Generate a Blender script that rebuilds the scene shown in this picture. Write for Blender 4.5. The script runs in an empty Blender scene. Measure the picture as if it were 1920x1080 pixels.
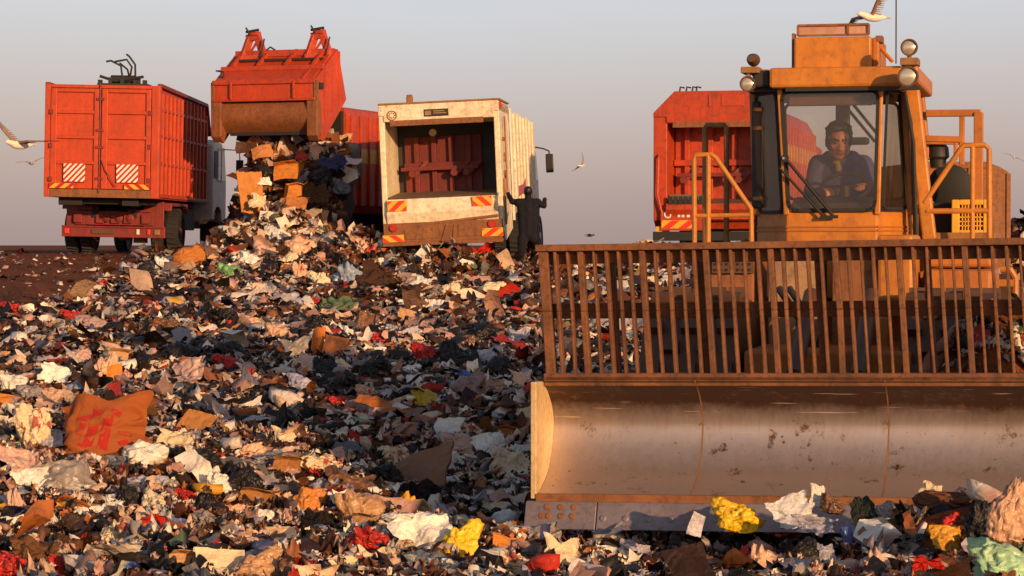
import bpy, bmesh, math, random
import numpy as np
from mathutils import Vector, Matrix, noise
random.seed(7)
rng = np.random.default_rng(11)
R = math.radians
PI = math.pi
SC = bpy.context.scene
COL = SC.collection

# ------------------------------------------------------------ camera, sky, sun
F = 4600.0                     # focal length in pixels of the 1920 x 1080 picture
HOR = 460.0                    # row of the horizon
EYE = 1.5
cam_d = bpy.data.cameras.new("camera"); cam = bpy.data.objects.new("camera", cam_d); COL.objects.link(cam)
cam_d.sensor_width = 36.0; cam_d.lens = F / 1920 * 36.0
cam_d.clip_start = 0.1; cam_d.clip_end = 9000
cam.location = (0, 0, EYE)
cam.rotation_euler = (R(90) - math.atan(80 / F), 0, 0)
SC.camera = cam
SUN_EL, SUN_AZ = R(11.0), R(31.0)          # azimuth: to the right of straight behind the camera
sun_dir = Vector((math.sin(SUN_AZ) * math.cos(SUN_EL), -math.cos(SUN_AZ) * math.cos(SUN_EL), math.sin(SUN_EL)))
sun_d = bpy.data.lights.new("sun", 'SUN'); sun = bpy.data.objects.new("sun", sun_d); COL.objects.link(sun)
sun_d.energy = 4.9; sun_d.angle = R(0.6); sun_d.color = (1.0, 0.595, 0.285)
sun.rotation_euler = (-sun_dir).to_track_quat('-Z', 'Y').to_euler()
world = bpy.data.worlds.new("World"); SC.world = world; world.use_nodes = True
wn, wl = world.node_tree.nodes, world.node_tree.links
wn.clear()
w_out = wn.new('ShaderNodeOutputWorld'); w_bg = wn.new('ShaderNodeBackground'); w_add = wn.new('ShaderNodeAddShader')
w_sky = wn.new('ShaderNodeTexSky'); w_sky.sky_type = 'NISHITA'; w_sky.sun_disc = False
w_sky.sun_elevation = SUN_EL; w_sky.sun_rotation = PI - SUN_AZ
w_sky.dust_density = 3.0; w_sky.air_density = 1.2
w_bg.inputs['Strength'].default_value = 0.05
wl.new(w_sky.outputs[0], w_bg.inputs['Color'])
w_tc = wn.new('ShaderNodeTexCoord'); w_sep = wn.new('ShaderNodeSeparateXYZ'); w_ramp = wn.new('ShaderNodeValToRGB')
w_bg2 = wn.new('ShaderNodeBackground'); w_bg2.inputs['Strength'].default_value = 1.0
w_noise = wn.new('ShaderNodeTexNoise'); w_noise.inputs['Scale'].default_value = 5.0
wl.new(w_tc.outputs['Generated'], w_sep.inputs[0]); w_ma = wn.new('ShaderNodeMath'); w_ma.operation = 'MULTIPLY_ADD'; wl.new(w_tc.outputs['Generated'], w_noise.inputs['Vector']); w_noise.inputs['Detail'].default_value = 6; wl.new(w_noise.outputs['Fac'], w_ma.inputs[0]); w_ma.inputs[1].default_value = 0.028
w_mb = wn.new('ShaderNodeMath'); w_mb.operation = 'SUBTRACT'; wl.new(w_sep.outputs['Z'], w_mb.inputs[0]); w_mb.inputs[1].default_value = 0.014; wl.new(w_mb.outputs[0], w_ma.inputs[2]); wl.new(w_ma.outputs[0], w_ramp.inputs[0]); wl.new(w_ramp.outputs[0], w_bg2.inputs['Color'])
cr = w_ramp.color_ramp
cr.elements[0].position = 0.0; cr.elements[0].color = (0.37, 0.275, 0.265, 1)
cr.elements[1].position = 1.0; cr.elements[1].color = (0.06, 0.08, 0.14, 1)
for p, c in ((0.03, (0.43, 0.335, 0.33, 1)), (0.06, (0.46, 0.40, 0.425, 1)), (0.098, (0.49, 0.49, 0.575, 1)), (0.2, (0.36, 0.39, 0.46, 1)), (0.5, (0.11, 0.13, 0.19, 1))):
    e = cr.elements.new(p); e.color = c
wl.new(w_bg.outputs[0], w_add.inputs[0]); wl.new(w_bg2.outputs[0], w_add.inputs[1]); wl.new(w_add.outputs[0], w_out.inputs['Surface'])
SC.view_settings.view_transform = 'Standard'; SC.view_settings.look = 'None'
SC.view_settings.exposure = 0.0; SC.view_settings.gamma = 1.0
SC.render.resolution_x, SC.render.resolution_y = 1024, 576

# ------------------------------------------------------------ materials
def new_mat(name):
    m = bpy.data.materials.new(name); m.use_nodes = True
    nt = m.node_tree; nt.nodes.clear()
    out = nt.nodes.new('ShaderNodeOutputMaterial'); b = nt.nodes.new('ShaderNodeBsdfPrincipled')
    nt.links.new(b.outputs[0], out.inputs[0])
    return m, nt.nodes, nt.links, b, out
def rgba(c): return (c[0], c[1], c[2], 1.0)
def mixc(n, l, fac, a, b, mode='MIX'):
    x = n.new('ShaderNodeMix'); x.data_type = 'RGBA'; x.blend_type = mode
    for sock, v in ((x.inputs[0], fac), (x.inputs[6], a), (x.inputs[7], b)):
        if isinstance(v, (int, float)): sock.default_value = v
        elif isinstance(v, tuple): sock.default_value = rgba(v)
        else: l.new(v, sock)
    return x.outputs[2]
def tex_noise(n, l, vec, scale, detail=5, rough=0.6):
    t = n.new('ShaderNodeTexNoise'); t.inputs['Scale'].default_value = scale; t.inputs['Detail'].default_value = detail
    t.inputs['Roughness'].default_value = rough
    l.new(vec, t.inputs['Vector']); return t.outputs['Fac']
def ramp(n, l, v, p0, p1):
    r = n.new('ShaderNodeMapRange'); r.inputs['From Min'].default_value = p0; r.inputs['From Max'].default_value = p1
    l.new(v, r.inputs['Value']); return r.outputs[0]
def mapped(n, l, sc, coord='Object'):
    tc = n.new('ShaderNodeTexCoord'); mp = n.new('ShaderNodeMapping'); mp.inputs['Scale'].default_value = sc
    l.new(tc.outputs[coord], mp.inputs['Vector']); return mp.outputs[0]
def paint(name, col, rough=0.5, dirt=(0.10, 0.05, 0.025), dirt_amt=0.5, scale=1.6, metal=0.0, streak=True, var=0.25, bump=0.15):
    """painted or rusty metal: blotchy colour, grime, vertical streaks"""
    m, n, l, b, out = new_mat(name)
    v = mapped(n, l, (1, 1, 1)); vs = mapped(n, l, (7, 7, 0.7))
    n1 = tex_noise(n, l, v, scale, 7); n2 = tex_noise(n, l, v, scale * 7, 6, 0.7); n3 = tex_noise(n, l, vs, 1.5, 4)
    c = mixc(n, l, ramp(n, l, n1, 0.3, 0.75), tuple(x * (1 - var) for x in col), tuple(min(1, x * (1 + var * 0.5)) for x in col))
    d = n.new('ShaderNodeMath'); d.operation = 'MULTIPLY'; l.new(ramp(n, l, n2, 0.48, 0.72), d.inputs[0]); d.inputs[1].default_value = dirt_amt
    c = mixc(n, l, d.outputs[0], c, dirt)
    if streak:
        d2 = n.new('ShaderNodeMath'); d2.operation = 'MULTIPLY'; l.new(ramp(n, l, n3, 0.5, 0.78), d2.inputs[0]); d2.inputs[1].default_value = dirt_amt * 0.8
        c = mixc(n, l, d2.outputs[0], c, dirt)
    l.new(c, b.inputs['Base Color'])
    b.inputs['Roughness'].default_value = rough; b.inputs['Metallic'].default_value = metal
    rr = n.new('ShaderNodeMapRange'); rr.inputs['To Min'].default_value = max(0.05, rough - 0.12); rr.inputs['To Max'].default_value = min(1, rough + 0.2)
    l.new(n2, rr.inputs['Value']); l.new(rr.outputs[0], b.inputs['Roughness'])
    bp = n.new('ShaderNodeBump'); bp.inputs['Strength'].default_value = bump; bp.inputs['Distance'].default_value = 0.02
    l.new(n2, bp.inputs['Height']); l.new(bp.outputs[0], b.inputs['Normal'])
    return m
def glass(name, tint, gloss=0.09):
    m, n, l, b, out = new_mat(name)
    n.remove(b)
    tr = n.new('ShaderNodeBsdfTransparent'); tr.inputs[0].default_value = rgba(tint)
    gl = n.new('ShaderNodeBsdfGlossy'); gl.inputs['Roughness'].default_value = 0.06
    df = n.new('ShaderNodeBsdfDiffuse'); df.inputs[0].default_value = (0.22, 0.15, 0.1, 1)
    v = mapped(n, l, (1, 1, 1)); nz = tex_noise(n, l, v, 3.0, 6)
    mx = n.new('ShaderNodeMixShader'); mx.inputs[0].default_value = gloss
    mx2 = n.new('ShaderNodeMixShader'); r = ramp(n, l, nz, 0.4, 0.9)
    mm = n.new('ShaderNodeMath'); mm.operation = 'MULTIPLY_ADD'; l.new(r, mm.inputs[0]); mm.inputs[1].default_value = 0.08; mm.inputs[2].default_value = 0.02
    l.new(mm.outputs[0], mx2.inputs[0])
    l.new(tr.outputs[0], mx.inputs[1]); l.new(gl.outputs[0], mx.inputs[2])
    l.new(mx.outputs[0], mx2.inputs[1]); l.new(df.outputs[0], mx2.inputs[2])
    l.new(mx2.outputs[0], out.inputs[0])
    return m
def plain(name, col, rough=0.6, metal=0.0, emit=0):
    m, n, l, b, out = new_mat(name)
    v = mapped(n, l, (1, 1, 1)); n1 = tex_noise(n, l, v, 9, 5)
    c = mixc(n, l, n1, tuple(x * 0.7 for x in col), tuple(min(1, x * 1.25) for x in col))
    l.new(c, b.inputs['Base Color']); b.inputs['Roughness'].default_value = rough; b.inputs['Metallic'].default_value = metal
    return m
def crumple_mat(name, rough=0.45, bump_scale=6.0, bump=0.9, print_amt=0.0, attr=None, spec=0.5, thin=0.0):
    """refuse: colour from the object's own colour (or a stored attribute), wrinkles as bump, stains"""
    m, n, l, b, out = new_mat(name)
    if attr:
        a = n.new('ShaderNodeAttribute'); a.attribute_name = attr; c = a.outputs['Color']; v = mapped(n, l, (1, 1, 1)); sv = bump_scale
    else:
        oi = n.new('ShaderNodeObjectInfo'); c = oi.outputs['Color']
        tc = n.new('ShaderNodeTexCoord'); ad = n.new('ShaderNodeVectorMath'); ad.operation = 'ADD'
        cmb = n.new('ShaderNodeMath'); cmb.operation = 'MULTIPLY'; l.new(oi.outputs['Random'], cmb.inputs[0]); cmb.inputs[1].default_value = 37.0
        l.new(tc.outputs['Object'], ad.inputs[0]); l.new(cmb.outputs[0], ad.inputs[1]); v = ad.outputs[0]; sv = bump_scale
    n1 = tex_noise(n, l, v, sv * 0.5, 6, 0.65); n2 = tex_noise(n, l, v, sv * 2, 4, 0.6)
    vo = n.new('ShaderNodeTexVoronoi'); vo.feature = 'DISTANCE_TO_EDGE'; vo.inputs['Scale'].default_value = sv * 0.6
    wa = n.new('ShaderNodeVectorMath'); wa.operation = 'SCALE'
    nzc = n.new('ShaderNodeTexNoise'); nzc.inputs['Scale'].default_value = sv * 0.5; l.new(v, nzc.inputs['Vector'])
    l.new(nzc.outputs['Color'], wa.inputs[0]); wa.inputs['Scale'].default_value = 1.2 / sv * 2
    av = n.new('ShaderNodeVectorMath'); av.operation = 'ADD'; l.new(v, av.inputs[0]); l.new(wa.outputs[0], av.inputs[1]); l.new(av.outputs[0], vo.inputs['Vector'])
    st = n.new('ShaderNodeMath'); st.operation = 'MULTIPLY'; l.new(ramp(n, l, n1, 0.5, 0.8), st.inputs[0]); st.inputs[1].default_value = 0.5
    c2 = mixc(n, l, st.outputs[0], c, (0.09, 0.045, 0.025), 'MIX')
    st2 = n.new('ShaderNodeMath'); st2.operation = 'MULTIPLY'; l.new(ramp(n, l, n2, 0.55, 0.75), st2.inputs[0]); st2.inputs[1].default_value = 0.35
    c3 = mixc(n, l, st2.outputs[0], c2, (0.12, 0.06, 0.035))
    if print_amt:
        n4 = tex_noise(n, l, mapped(n, l, (0.6, 2.2, 1)), sv * 0.55, 1)
        pm = n.new('ShaderNodeMath'); pm.operation = 'MULTIPLY'; l.new(ramp(n, l, n4, 0.585, 0.61), pm.inputs[0]); pm.inputs[1].default_value = print_amt
        c3 = mixc(n, l, pm.outputs[0], c3, (0.36, 0.02, 0.012))
    l.new(c3, b.inputs['Base Color'])
    b.inputs['Roughness'].default_value = rough
    b.inputs['Specular IOR Level'].default_value = spec
    ba = n.new('ShaderNodeBump'); ba.inputs['Strength'].default_value = bump; ba.inputs['Distance'].default_value = 0.25 / sv
    hs = n.new('ShaderNodeMath'); hs.operation = 'ADD'; l.new(n1, hs.inputs[0])
    hm = n.new('ShaderNodeMath'); hm.operation = 'MULTIPLY'; l.new(ramp(n, l, vo.outputs['Distance'], 0.0, 0.25), hm.inputs[0]); hm.inputs[1].default_value = 0.5
    l.new(hm.outputs[0], hs.inputs[1]); l.new(hs.outputs[0], ba.inputs['Height']); l.new(ba.outputs[0], b.inputs['Normal'])
    return m

RUSTY = (0.11, 0.045, 0.02)
M = {}
M['red'] = paint('orange_red_paint', (0.54, 0.055, 0.008), 0.5, dirt=(0.2, 0.035, 0.015), dirt_amt=0.6)
M['red2'] = paint('grimy_red_paint', (0.50, 0.05, 0.009), 0.5, dirt=(0.13, 0.035, 0.018), dirt_amt=0.8)
M['dred'] = paint('dark_red_paint', (0.24, 0.022, 0.018), 0.55, dirt=(0.05, 0.02, 0.015), dirt_amt=0.7)
M['cream'] = paint('cream_paint', (0.86, 0.74, 0.53), 0.45, dirt=(0.30, 0.14, 0.06), dirt_amt=0.65)
M['creamw'] = paint('white_paint', (0.72, 0.68, 0.64), 0.4, dirt=(0.3, 0.2, 0.15), dirt_amt=0.4)
M['rust'] = paint('rusty_brown_steel', (0.27, 0.1, 0.035), 0.75, dirt=(0.08, 0.035, 0.02), dirt_amt=0.8, scale=2.5)
M['rust2'] = paint('rusty_tan_steel', (0.33, 0.15, 0.05), 0.75, dirt=(0.12, 0.05, 0.025), dirt_amt=0.7, scale=2.5)
M['rack'] = paint('rusted_rack_steel', (0.215, 0.078, 0.027), 0.7, dirt=(0.05, 0.022, 0.013), dirt_amt=0.9, scale=5, var=0.5)
M['orange'] = paint('yellow_orange_paint', (0.56, 0.195, 0.016), 0.45, dirt=(0.24, 0.08, 0.022), dirt_amt=0.7, scale=2.2, var=0.25)
M['orange2'] = paint('dusty_orange_paint', (0.46, 0.145, 0.016), 0.55, dirt=(0.25, 0.09, 0.03), dirt_amt=0.75, scale=3)
M['yellow'] = paint('yellow_paint', (0.85, 0.42, 0.03), 0.45, dirt=(0.3, 0.12, 0.03), dirt_amt=0.4)
M['band'] = paint('yellow_band_paint', (0.6, 0.33, 0.04), 0.5, dirt=(0.25, 0.1, 0.03), dirt_amt=0.5)
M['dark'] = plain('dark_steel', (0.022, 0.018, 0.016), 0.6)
M['shell'] = paint('rust_orange_shell', (0.27, 0.088, 0.026), 0.7, dirt=(0.09, 0.035, 0.018), dirt_amt=0.9, scale=2.5)
M['tglass'] = plain('dark_lorry_glass', (0.015, 0.017, 0.02), 0.12)
M['packer'] = paint('hopper_shade_red', (0.17, 0.014, 0.011), 0.6, dirt=(0.04, 0.02, 0.015), dirt_amt=0.8)  # grimy red, darkened to paint in the shade inside the hopper
M['frame'] = plain('black_chassis', (0.012, 0.011, 0.011), 0.7)
M['rubber'] = plain('black_rubber', (0.018, 0.016, 0.015), 0.75)
M['greys'] = paint('grey_steel', (0.13, 0.06, 0.03), 0.5, dirt=(0.1, 0.06, 0.04), dirt_amt=0.7, metal=0.3)
M['chrome'] = plain('bright_rod', (0.6, 0.55, 0.5), 0.25, 0.9)
M['glass'] = glass('cab_glass', (0.95, 0.92, 0.88), 0.06)
M['dglass'] = glass('side_glass', (0.8, 0.74, 0.66), 0.08)
M['lens'] = plain('lamp_lens', (0.75, 0.65, 0.5), 0.15, 0.6)
M['wht'] = plain('reflective_white', (0.8, 0.72, 0.62), 0.4)
M['rd'] = plain('reflective_red', (0.45, 0.02, 0.012), 0.4)
M['print'] = plain('printed_red', (0.36, 0.016, 0.01), 0.95)
M['rd2'] = plain('bright_red', (0.75, 0.04, 0.015), 0.4)
M['yel'] = plain('reflective_yellow', (0.85, 0.4, 0.03), 0.4)
M['tan'] = paint('worn_tan', (0.35, 0.2, 0.1), 0.6, dirt_amt=0.8)
M['hopperfloor'] = paint('hopper_steel', (0.2, 0.13, 0.09), 0.6, dirt_amt=0.6, metal=0.2)
M['bag'] = crumple_mat('plastic_film', 0.32, 4.5, 0.4)
M['blackbag'] = crumple_mat('black_plastic_film', 0.33, 4.5, 0.5, spec=0.3)
M['card'] = crumple_mat('cardboard', 0.8, 4.0, 0.3, spec=0.2)
M['cardprint'] = crumple_mat('printed_cardboard', 0.75, 3.0, 0.3, spec=0.2)
M['paper'] = crumple_mat('paper', 0.7, 5.0, 0.5, spec=0.3)
M['printed'] = crumple_mat('printed_film', 0.4, 6.0, 0.7, print_amt=0.85)
M['cloth'] = crumple_mat('old_cloth', 0.9, 5.0, 0.8, spec=0.1)
M['litter'] = crumple_mat('mixed_refuse', 0.55, 18.0, 0.6, attr='col', spec=0.35)

# moldboard steel: polished by earth, brown rust and painted overhang shade at the top, scratches
def steel_mat():
    m, n, l, b, out = new_mat('worn_blade_steel')
    v = mapped(n, l, (1, 1, 1)); vs = mapped(n, l, (14, 14, 0.5)); vh = mapped(n, l, (0.6, 6, 6))
    n1 = tex_noise(n, l, v, 2.2, 7, 0.65); n2 = tex_noise(n, l, vs, 2.0, 6, 0.7); n3 = tex_noise(n, l, v, 34, 3); n4 = tex_noise(n, l, vh, 2.0, 4)
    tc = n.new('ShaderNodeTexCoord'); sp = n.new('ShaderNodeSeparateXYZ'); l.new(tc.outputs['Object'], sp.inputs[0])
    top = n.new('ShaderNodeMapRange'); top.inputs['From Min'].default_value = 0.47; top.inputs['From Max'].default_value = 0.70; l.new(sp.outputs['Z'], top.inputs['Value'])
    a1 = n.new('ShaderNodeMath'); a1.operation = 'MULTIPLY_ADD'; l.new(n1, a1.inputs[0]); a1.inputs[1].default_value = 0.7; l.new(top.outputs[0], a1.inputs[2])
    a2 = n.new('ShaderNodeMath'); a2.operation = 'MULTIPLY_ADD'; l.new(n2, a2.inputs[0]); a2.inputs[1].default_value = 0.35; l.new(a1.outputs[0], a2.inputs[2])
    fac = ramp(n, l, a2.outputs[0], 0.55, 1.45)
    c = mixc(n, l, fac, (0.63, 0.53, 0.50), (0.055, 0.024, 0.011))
    n5 = tex_noise(n, l, v, 9, 6, .7); c = mixc(n, l, ramp(n, l, n5, 0.60, 0.68), c, (0.17, 0.075, 0.035))
    for rz in (.5, -.6, 1.1):
        mp = n.new('ShaderNodeMapping'); mp.inputs['Rotation'].default_value = (0, rz, 0); mp.inputs['Scale'].default_value = (1.5, 1, 60); l.new(tc.outputs['Object'], mp.inputs['Vector'])
        sc_ = tex_noise(n, l, mp.outputs[0], 1.6, 2); c = mixc(n, l, ramp(n, l, sc_, 0.70, 0.76), c, (0.62, 0.5, 0.42))
    c = mixc(n, l, ramp(n, l, n3, 0.68, 0.76), c, (0.14, 0.06, 0.03))
    c = mixc(n, l, ramp(n, l, n2, 0.6, 0.85), c, (0.3, 0.19, 0.13))
    l.new(c, b.inputs['Base Color'])
    mr = n.new('ShaderNodeMapRange'); mr.inputs['To Min'].default_value = 0.9; mr.inputs['To Max'].default_value = 0.45; l.new(fac, mr.inputs['Value']); l.new(mr.outputs[0], b.inputs['Metallic'])
    rr = n.new('ShaderNodeMapRange'); rr.inputs['To Min'].default_value = 0.36; rr.inputs['To Max'].default_value = 0.56; l.new(n2, rr.inputs['Value']); l.new(rr.outputs[0], b.inputs['Roughness'])
    bp = n.new('ShaderNodeBump'); bp.inputs['Strength'].default_value = 0.12; bp.inputs['Distance'].default_value = 0.01; l.new(n2, bp.inputs['Height']); l.new(bp.outputs[0], b.inputs['Normal'])
    return m
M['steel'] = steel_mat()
M['edge'] = paint('cutting_edge_steel', (0.28, 0.23, 0.24), 0.45, dirt=(0.14, 0.06, 0.03), dirt_amt=0.7, metal=0.55, scale=5, streak=False)

# ------------------------------------------------------------ mesh helpers
class MB:
    def __init__(s): s.v = []; s.f = []
    def add(s, vs, fs):
        o = len(s.v); s.v += [tuple(p) for p in vs]; s.f += [tuple(i + o for i in f) for f in fs]; return s
    def box(s, x0, x1, y0, y1, z0, z1):
        return s.add([(x0, y0, z0), (x1, y0, z0), (x1, y1, z0), (x0, y1, z0), (x0, y0, z1), (x1, y0, z1), (x1, y1, z1), (x0, y1, z1)],
                     [(0, 3, 2, 1), (4, 5, 6, 7), (0, 1, 5, 4), (1, 2, 6, 5), (2, 3, 7, 6), (3, 0, 4, 7)])
    def bar(s, p, q, w, h=None, up=(0, 0, 1)):
        h = h or w; p, q = Vector(p), Vector(q); d = (q - p).normalized(); u = Vector(up)
        if abs(d.dot(u)) > 0.98: u = Vector((0, 1, 0))
        a = d.cross(u).normalized() * (w / 2); b = a.cross(d).normalized() * (h / 2)
        vs = [p - a - b, p + a - b, p + a + b, p - a + b, q - a - b, q + a - b, q + a + b, q - a + b]
        return s.add(vs, [(0, 3, 2, 1), (4, 5, 6, 7), (0, 1, 5, 4), (1, 2, 6, 5), (2, 3, 7, 6), (3, 0, 4, 7)])
    def tube(s, pts, r, n=8, caps=True):
        pts = [Vector(p) for p in pts]; rs = r if isinstance(r, (list, tuple)) else [r] * len(pts)
        d0 = (pts[1] - pts[0]).normalized(); u = Vector((0, 0, 1)) if abs(d0.z) < 0.9 else Vector((1, 0, 0))
        vs, fs = [], []
        for i, p in enumerate(pts):
            d = (pts[min(i + 1, len(pts) - 1)] - pts[max(i - 1, 0)]).normalized()
            a = d.cross(u).normalized(); b = a.cross(d).normalized(); u = b
            vs += [p + (a * math.cos(2 * PI * k / n) + b * math.sin(2 * PI * k / n)) * rs[i] for k in range(n)]
        for i in range(len(pts) - 1):
            for k in range(n): fs.append((i * n + k, i * n + (k + 1) % n, (i + 1) * n + (k + 1) % n, (i + 1) * n + k))
        if caps: fs += [tuple(range(n - 1, -1, -1)), tuple(range((len(pts) - 1) * n, len(pts) * n))]
        return s.add(vs, fs)
    def prism(s, poly, x0, x1, axis='x'):
        """outline in the other two axes, extruded along axis"""
        n = len(poly)
        def P(t, a, b): return {'x': (t, a, b), 'y': (a, t, b), 'z': (a, b, t)}[axis]
        vs = [P(x0, *p) for p in poly] + [P(x1, *p) for p in poly]
        fs = [tuple(range(n - 1, -1, -1)), tuple(range(n, 2 * n))] + [(i, (i + 1) % n, n + (i + 1) % n, n + i) for i in range(n)]
        return s.add(vs, fs)
    def lathe(s, prof, c, axis, n=24):
        """profile of (distance along the axis, radius)"""
        c = Vector(c); a = Vector(axis).normalized(); u = a.orthogonal().normalized(); w = a.cross(u)
        vs, fs = [], []
        for t, r in prof: vs += [c + a * t + (u * math.cos(2 * PI * k / n) + w * math.sin(2 * PI * k / n)) * r for k in range(n)]
        for i in range(len(prof) - 1):
            for k in range(n): fs.append((i * n + k, i * n + (k + 1) % n, (i + 1) * n + (k + 1) % n, (i + 1) * n + k))
        fs += [tuple(range(n - 1, -1, -1)), tuple(range((len(prof) - 1) * n, len(prof) * n))]
        return s.add(vs, fs)
    def sheet(s, poly, t):
        """a solid panel from a 3-D outline, thickness t along its normal"""
        P = [Vector(p) for p in poly]; nn = (P[1] - P[0]).cross(P[2] - P[0]).normalized() * (t / 2); n = len(P)
        vs = [p - nn for p in P] + [p + nn for p in P]
        return s.add(vs, [tuple(range(n - 1, -1, -1)), tuple(range(n, 2 * n))] + [(i, (i + 1) % n, n + (i + 1) % n, n + i) for i in range(n)])
    def build(s, name, mat, parent=None, bevel=0.0, smooth=False, angle=35):
        me = bpy.data.meshes.new(name); me.from_pydata(s.v, [], s.f)
        bm = bmesh.new(); bm.from_mesh(me); bmesh.ops.recalc_face_normals(bm, faces=bm.faces); bm.to_mesh(me); bm.free()
        if mat: me.materials.append(mat)
        o = bpy.data.objects.new(name, me); COL.objects.link(o)
        if parent: o.parent = parent
        if smooth:
            me.polygons.foreach_set('use_smooth', [True] * len(me.polygons)); me.set_sharp_from_angle(angle=R(angle))
        if bevel:
            b = o.modifiers.new('bevel', 'BEVEL'); b.width = bevel; b.segments = 2; b.limit_method = 'ANGLE'; b.angle_limit = R(40)
        return o
def thing(name, label, cat, loc=(0, 0, 0), rot=(0, 0, 0), group=None):
    o = bpy.data.objects.new(name, None); COL.objects.link(o); o.empty_display_size = 0.2
    o.location = loc; o.rotation_euler = rot
    return tag(o, label, cat, group)
def tag(o, label, cat, group=None):
    o['label'] = label; o['category'] = cat
    if group: o['group'] = group
    return o
def clip_rect(poly, x0, x1, z0, z1):
    for ax, lim, sg in ((0, x0, 1), (0, x1, -1), (1, z0, 1), (1, z1, -1)):
        res = []
        for i in range(len(poly)):
            p, q = poly[i], poly[(i + 1) % len(poly)]
            a, b = sg * (p[ax] - lim), sg * (q[ax] - lim)
            if a >= 0: res.append(p)
            if (a >= 0) != (b >= 0):
                t = a / (a - b); res.append((p[0] + t * (q[0] - p[0]), p[1] + t * (q[1] - p[1])))
        poly = res
        if len(poly) < 3: return []
    return poly
def striped_board(name, x0, x1, z0, z1, y, step, slant, ma, mb, parent, t=0.012):
    """a warning board with slanting stripes, facing -y, its stripes a sub-part"""
    o = MB().box(x0, x1, y - t, y, z0, z1).build(name, ma, parent)
    s = MB(); h = z1 - z0; k = -6
    while x0 + k * step < x1 + 2 * h:
        a = x0 + k * step
        poly = clip_rect([(a, z0), (a + step / 2, z0), (a + step / 2 + slant * h, z1), (a + slant * h, z1)], x0 + .004, x1 - .004, z0 + .004, z1 - .004)
        if len(poly) >= 3: s.prism(poly, y - t - 0.003, y - t + 0.001, 'y')
        k += 1
    if s.v: s.build('stripes', mb, o)
    return o
def wheel(parent, c, r, w, rim_mat, name='wheel'):
    """axle along x; tyre with a rim and hub as its sub-parts"""
    x, y, z = c; hw = w / 2
    t = MB().lathe([(-hw * .8, r * .62), (-hw, r * .72), (-hw, r * .9), (-hw * .7, r), (hw * .7, r), (hw, r * .9), (hw, r * .72), (hw * .8, r * .62)], c, (1, 0, 0), 32)
    for k in range(30):
        a = 2 * PI * k / 30; t.bar((x - hw * .72, y + math.cos(a) * r, z + math.sin(a) * r), (x + hw * .72, y + math.cos(a + .06) * r, z + math.sin(a + .06) * r), r * .08, r * .06)
    o = t.build(name, M['rubber'], parent, smooth=True)
    MB().lathe([(-hw * .5, r * .6), (-hw * .82, r * .62), (hw * .82, r * .62), (hw * .78, r * .5), (hw * .5, r * .44), (hw * .55, r * .2), (hw * .95, r * .17), (hw * .95, r * .05)], c, (1, 0, 0), 28).build('rim', rim_mat, o, smooth=True)
    return o
def W(px, py, Y):
    """the world point that the photograph shows at that pixel at depth Y"""
    return Vector(((px - 960) / F * Y, Y, EYE - (py - HOR) / F * Y))

# ------------------------------------------------------------ the ground
PY = [-40, 8, 10, 12.5, 16, 20, 25, 30, 36, 42, 48, 52, 60, 100, 4000]
PZ = [.15, .15, .10, -.08, .10, .27, .47, .68, .90, 1.08, 1.24, 1.32, 1.36, 1.38, 1.40]
BUMPS = [(2.1, 11.0, .8, .5, .27), (-2.7, 14.3, 1.7, 2.6, .30), (2.42, 13.12, .42, .3, .85), (3.0, 13.05, .5, .36, .95), (3.9, 17.2, .75, .8, .5), (1.05, 44.5, .42, .5, .52), (2.5, 47, .6, .6, .3), (8.3, 40, 1.0, 1.3, .75),
         (-4.6, 49.9, 1.15, .85, .80), (-1.3, 47.5, 1.5, .5, .42), (-2.9, 48.6, .8, .6, .5), (5.2, 46.5, 1.6, .6, .25)]
_w = [(random.uniform(0, 2 * PI), 2 * PI / random.uniform(.5, 3.2), random.uniform(0, 2 * PI)) for _ in range(26)]
def trash_mask(x, y):
    px = 960 + F * x / np.maximum(y, 4); lim = 30 + np.clip((px - 80) / 300, 0, 1) * 19
    a = 1 - np.clip((y - lim + 2) / 4, 0, 1)
    b = np.clip((px - 250) / 90, 0, 1) * (1 - np.clip((y - 51) / 3, 0, 1))
    return np.maximum(a, b)
def G(x, y, bumps=True):
    x = np.asarray(x, float); y = np.asarray(y, float)
    z = np.interp(y, PY, PZ)
    for bx, by, sx, sy, h in BUMPS: z = z + h * np.exp(-((x - bx) / sx) ** 2 - ((y - by) / sy) ** 2)
    z = z - 0.36 * np.exp(-((x + .5) / 2.5) ** 4 - ((y - 44.5) / 6.5) ** 4)
    if bumps:
        hm = 0
        for a, k, p in _w: hm = hm + np.sin((x * math.cos(a) + y * math.sin(a)) * k + p) * min(1, 2.4 / k)
        calm = 1 - np.exp(-((x - 2.3) / 1.9) ** 4 - ((y - 14.2) / 2.2) ** 4)
        z = z + hm * .021 * trash_mask(x, y) * np.clip(1.25 - y / 90, .3, 1) * calm
        z = z + 0.004 * np.sin(x * 9 + np.sin(y * 5)) * np.sin(y * 7 + x)
    return z
def hit(px, py):
    """where the line of sight through a pixel meets the ground"""
    ys = np.arange(8.2, 60, .02); xs = (px - 960) / F * ys; zs = EYE - (py - HOR) / F * ys
    w = np.nonzero(zs <= G(xs, ys, True))[0]
    i = w[0] if len(w) else len(ys) - 1
    return Vector((xs[i], ys[i], float(G(xs[i], ys[i]))))
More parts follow.
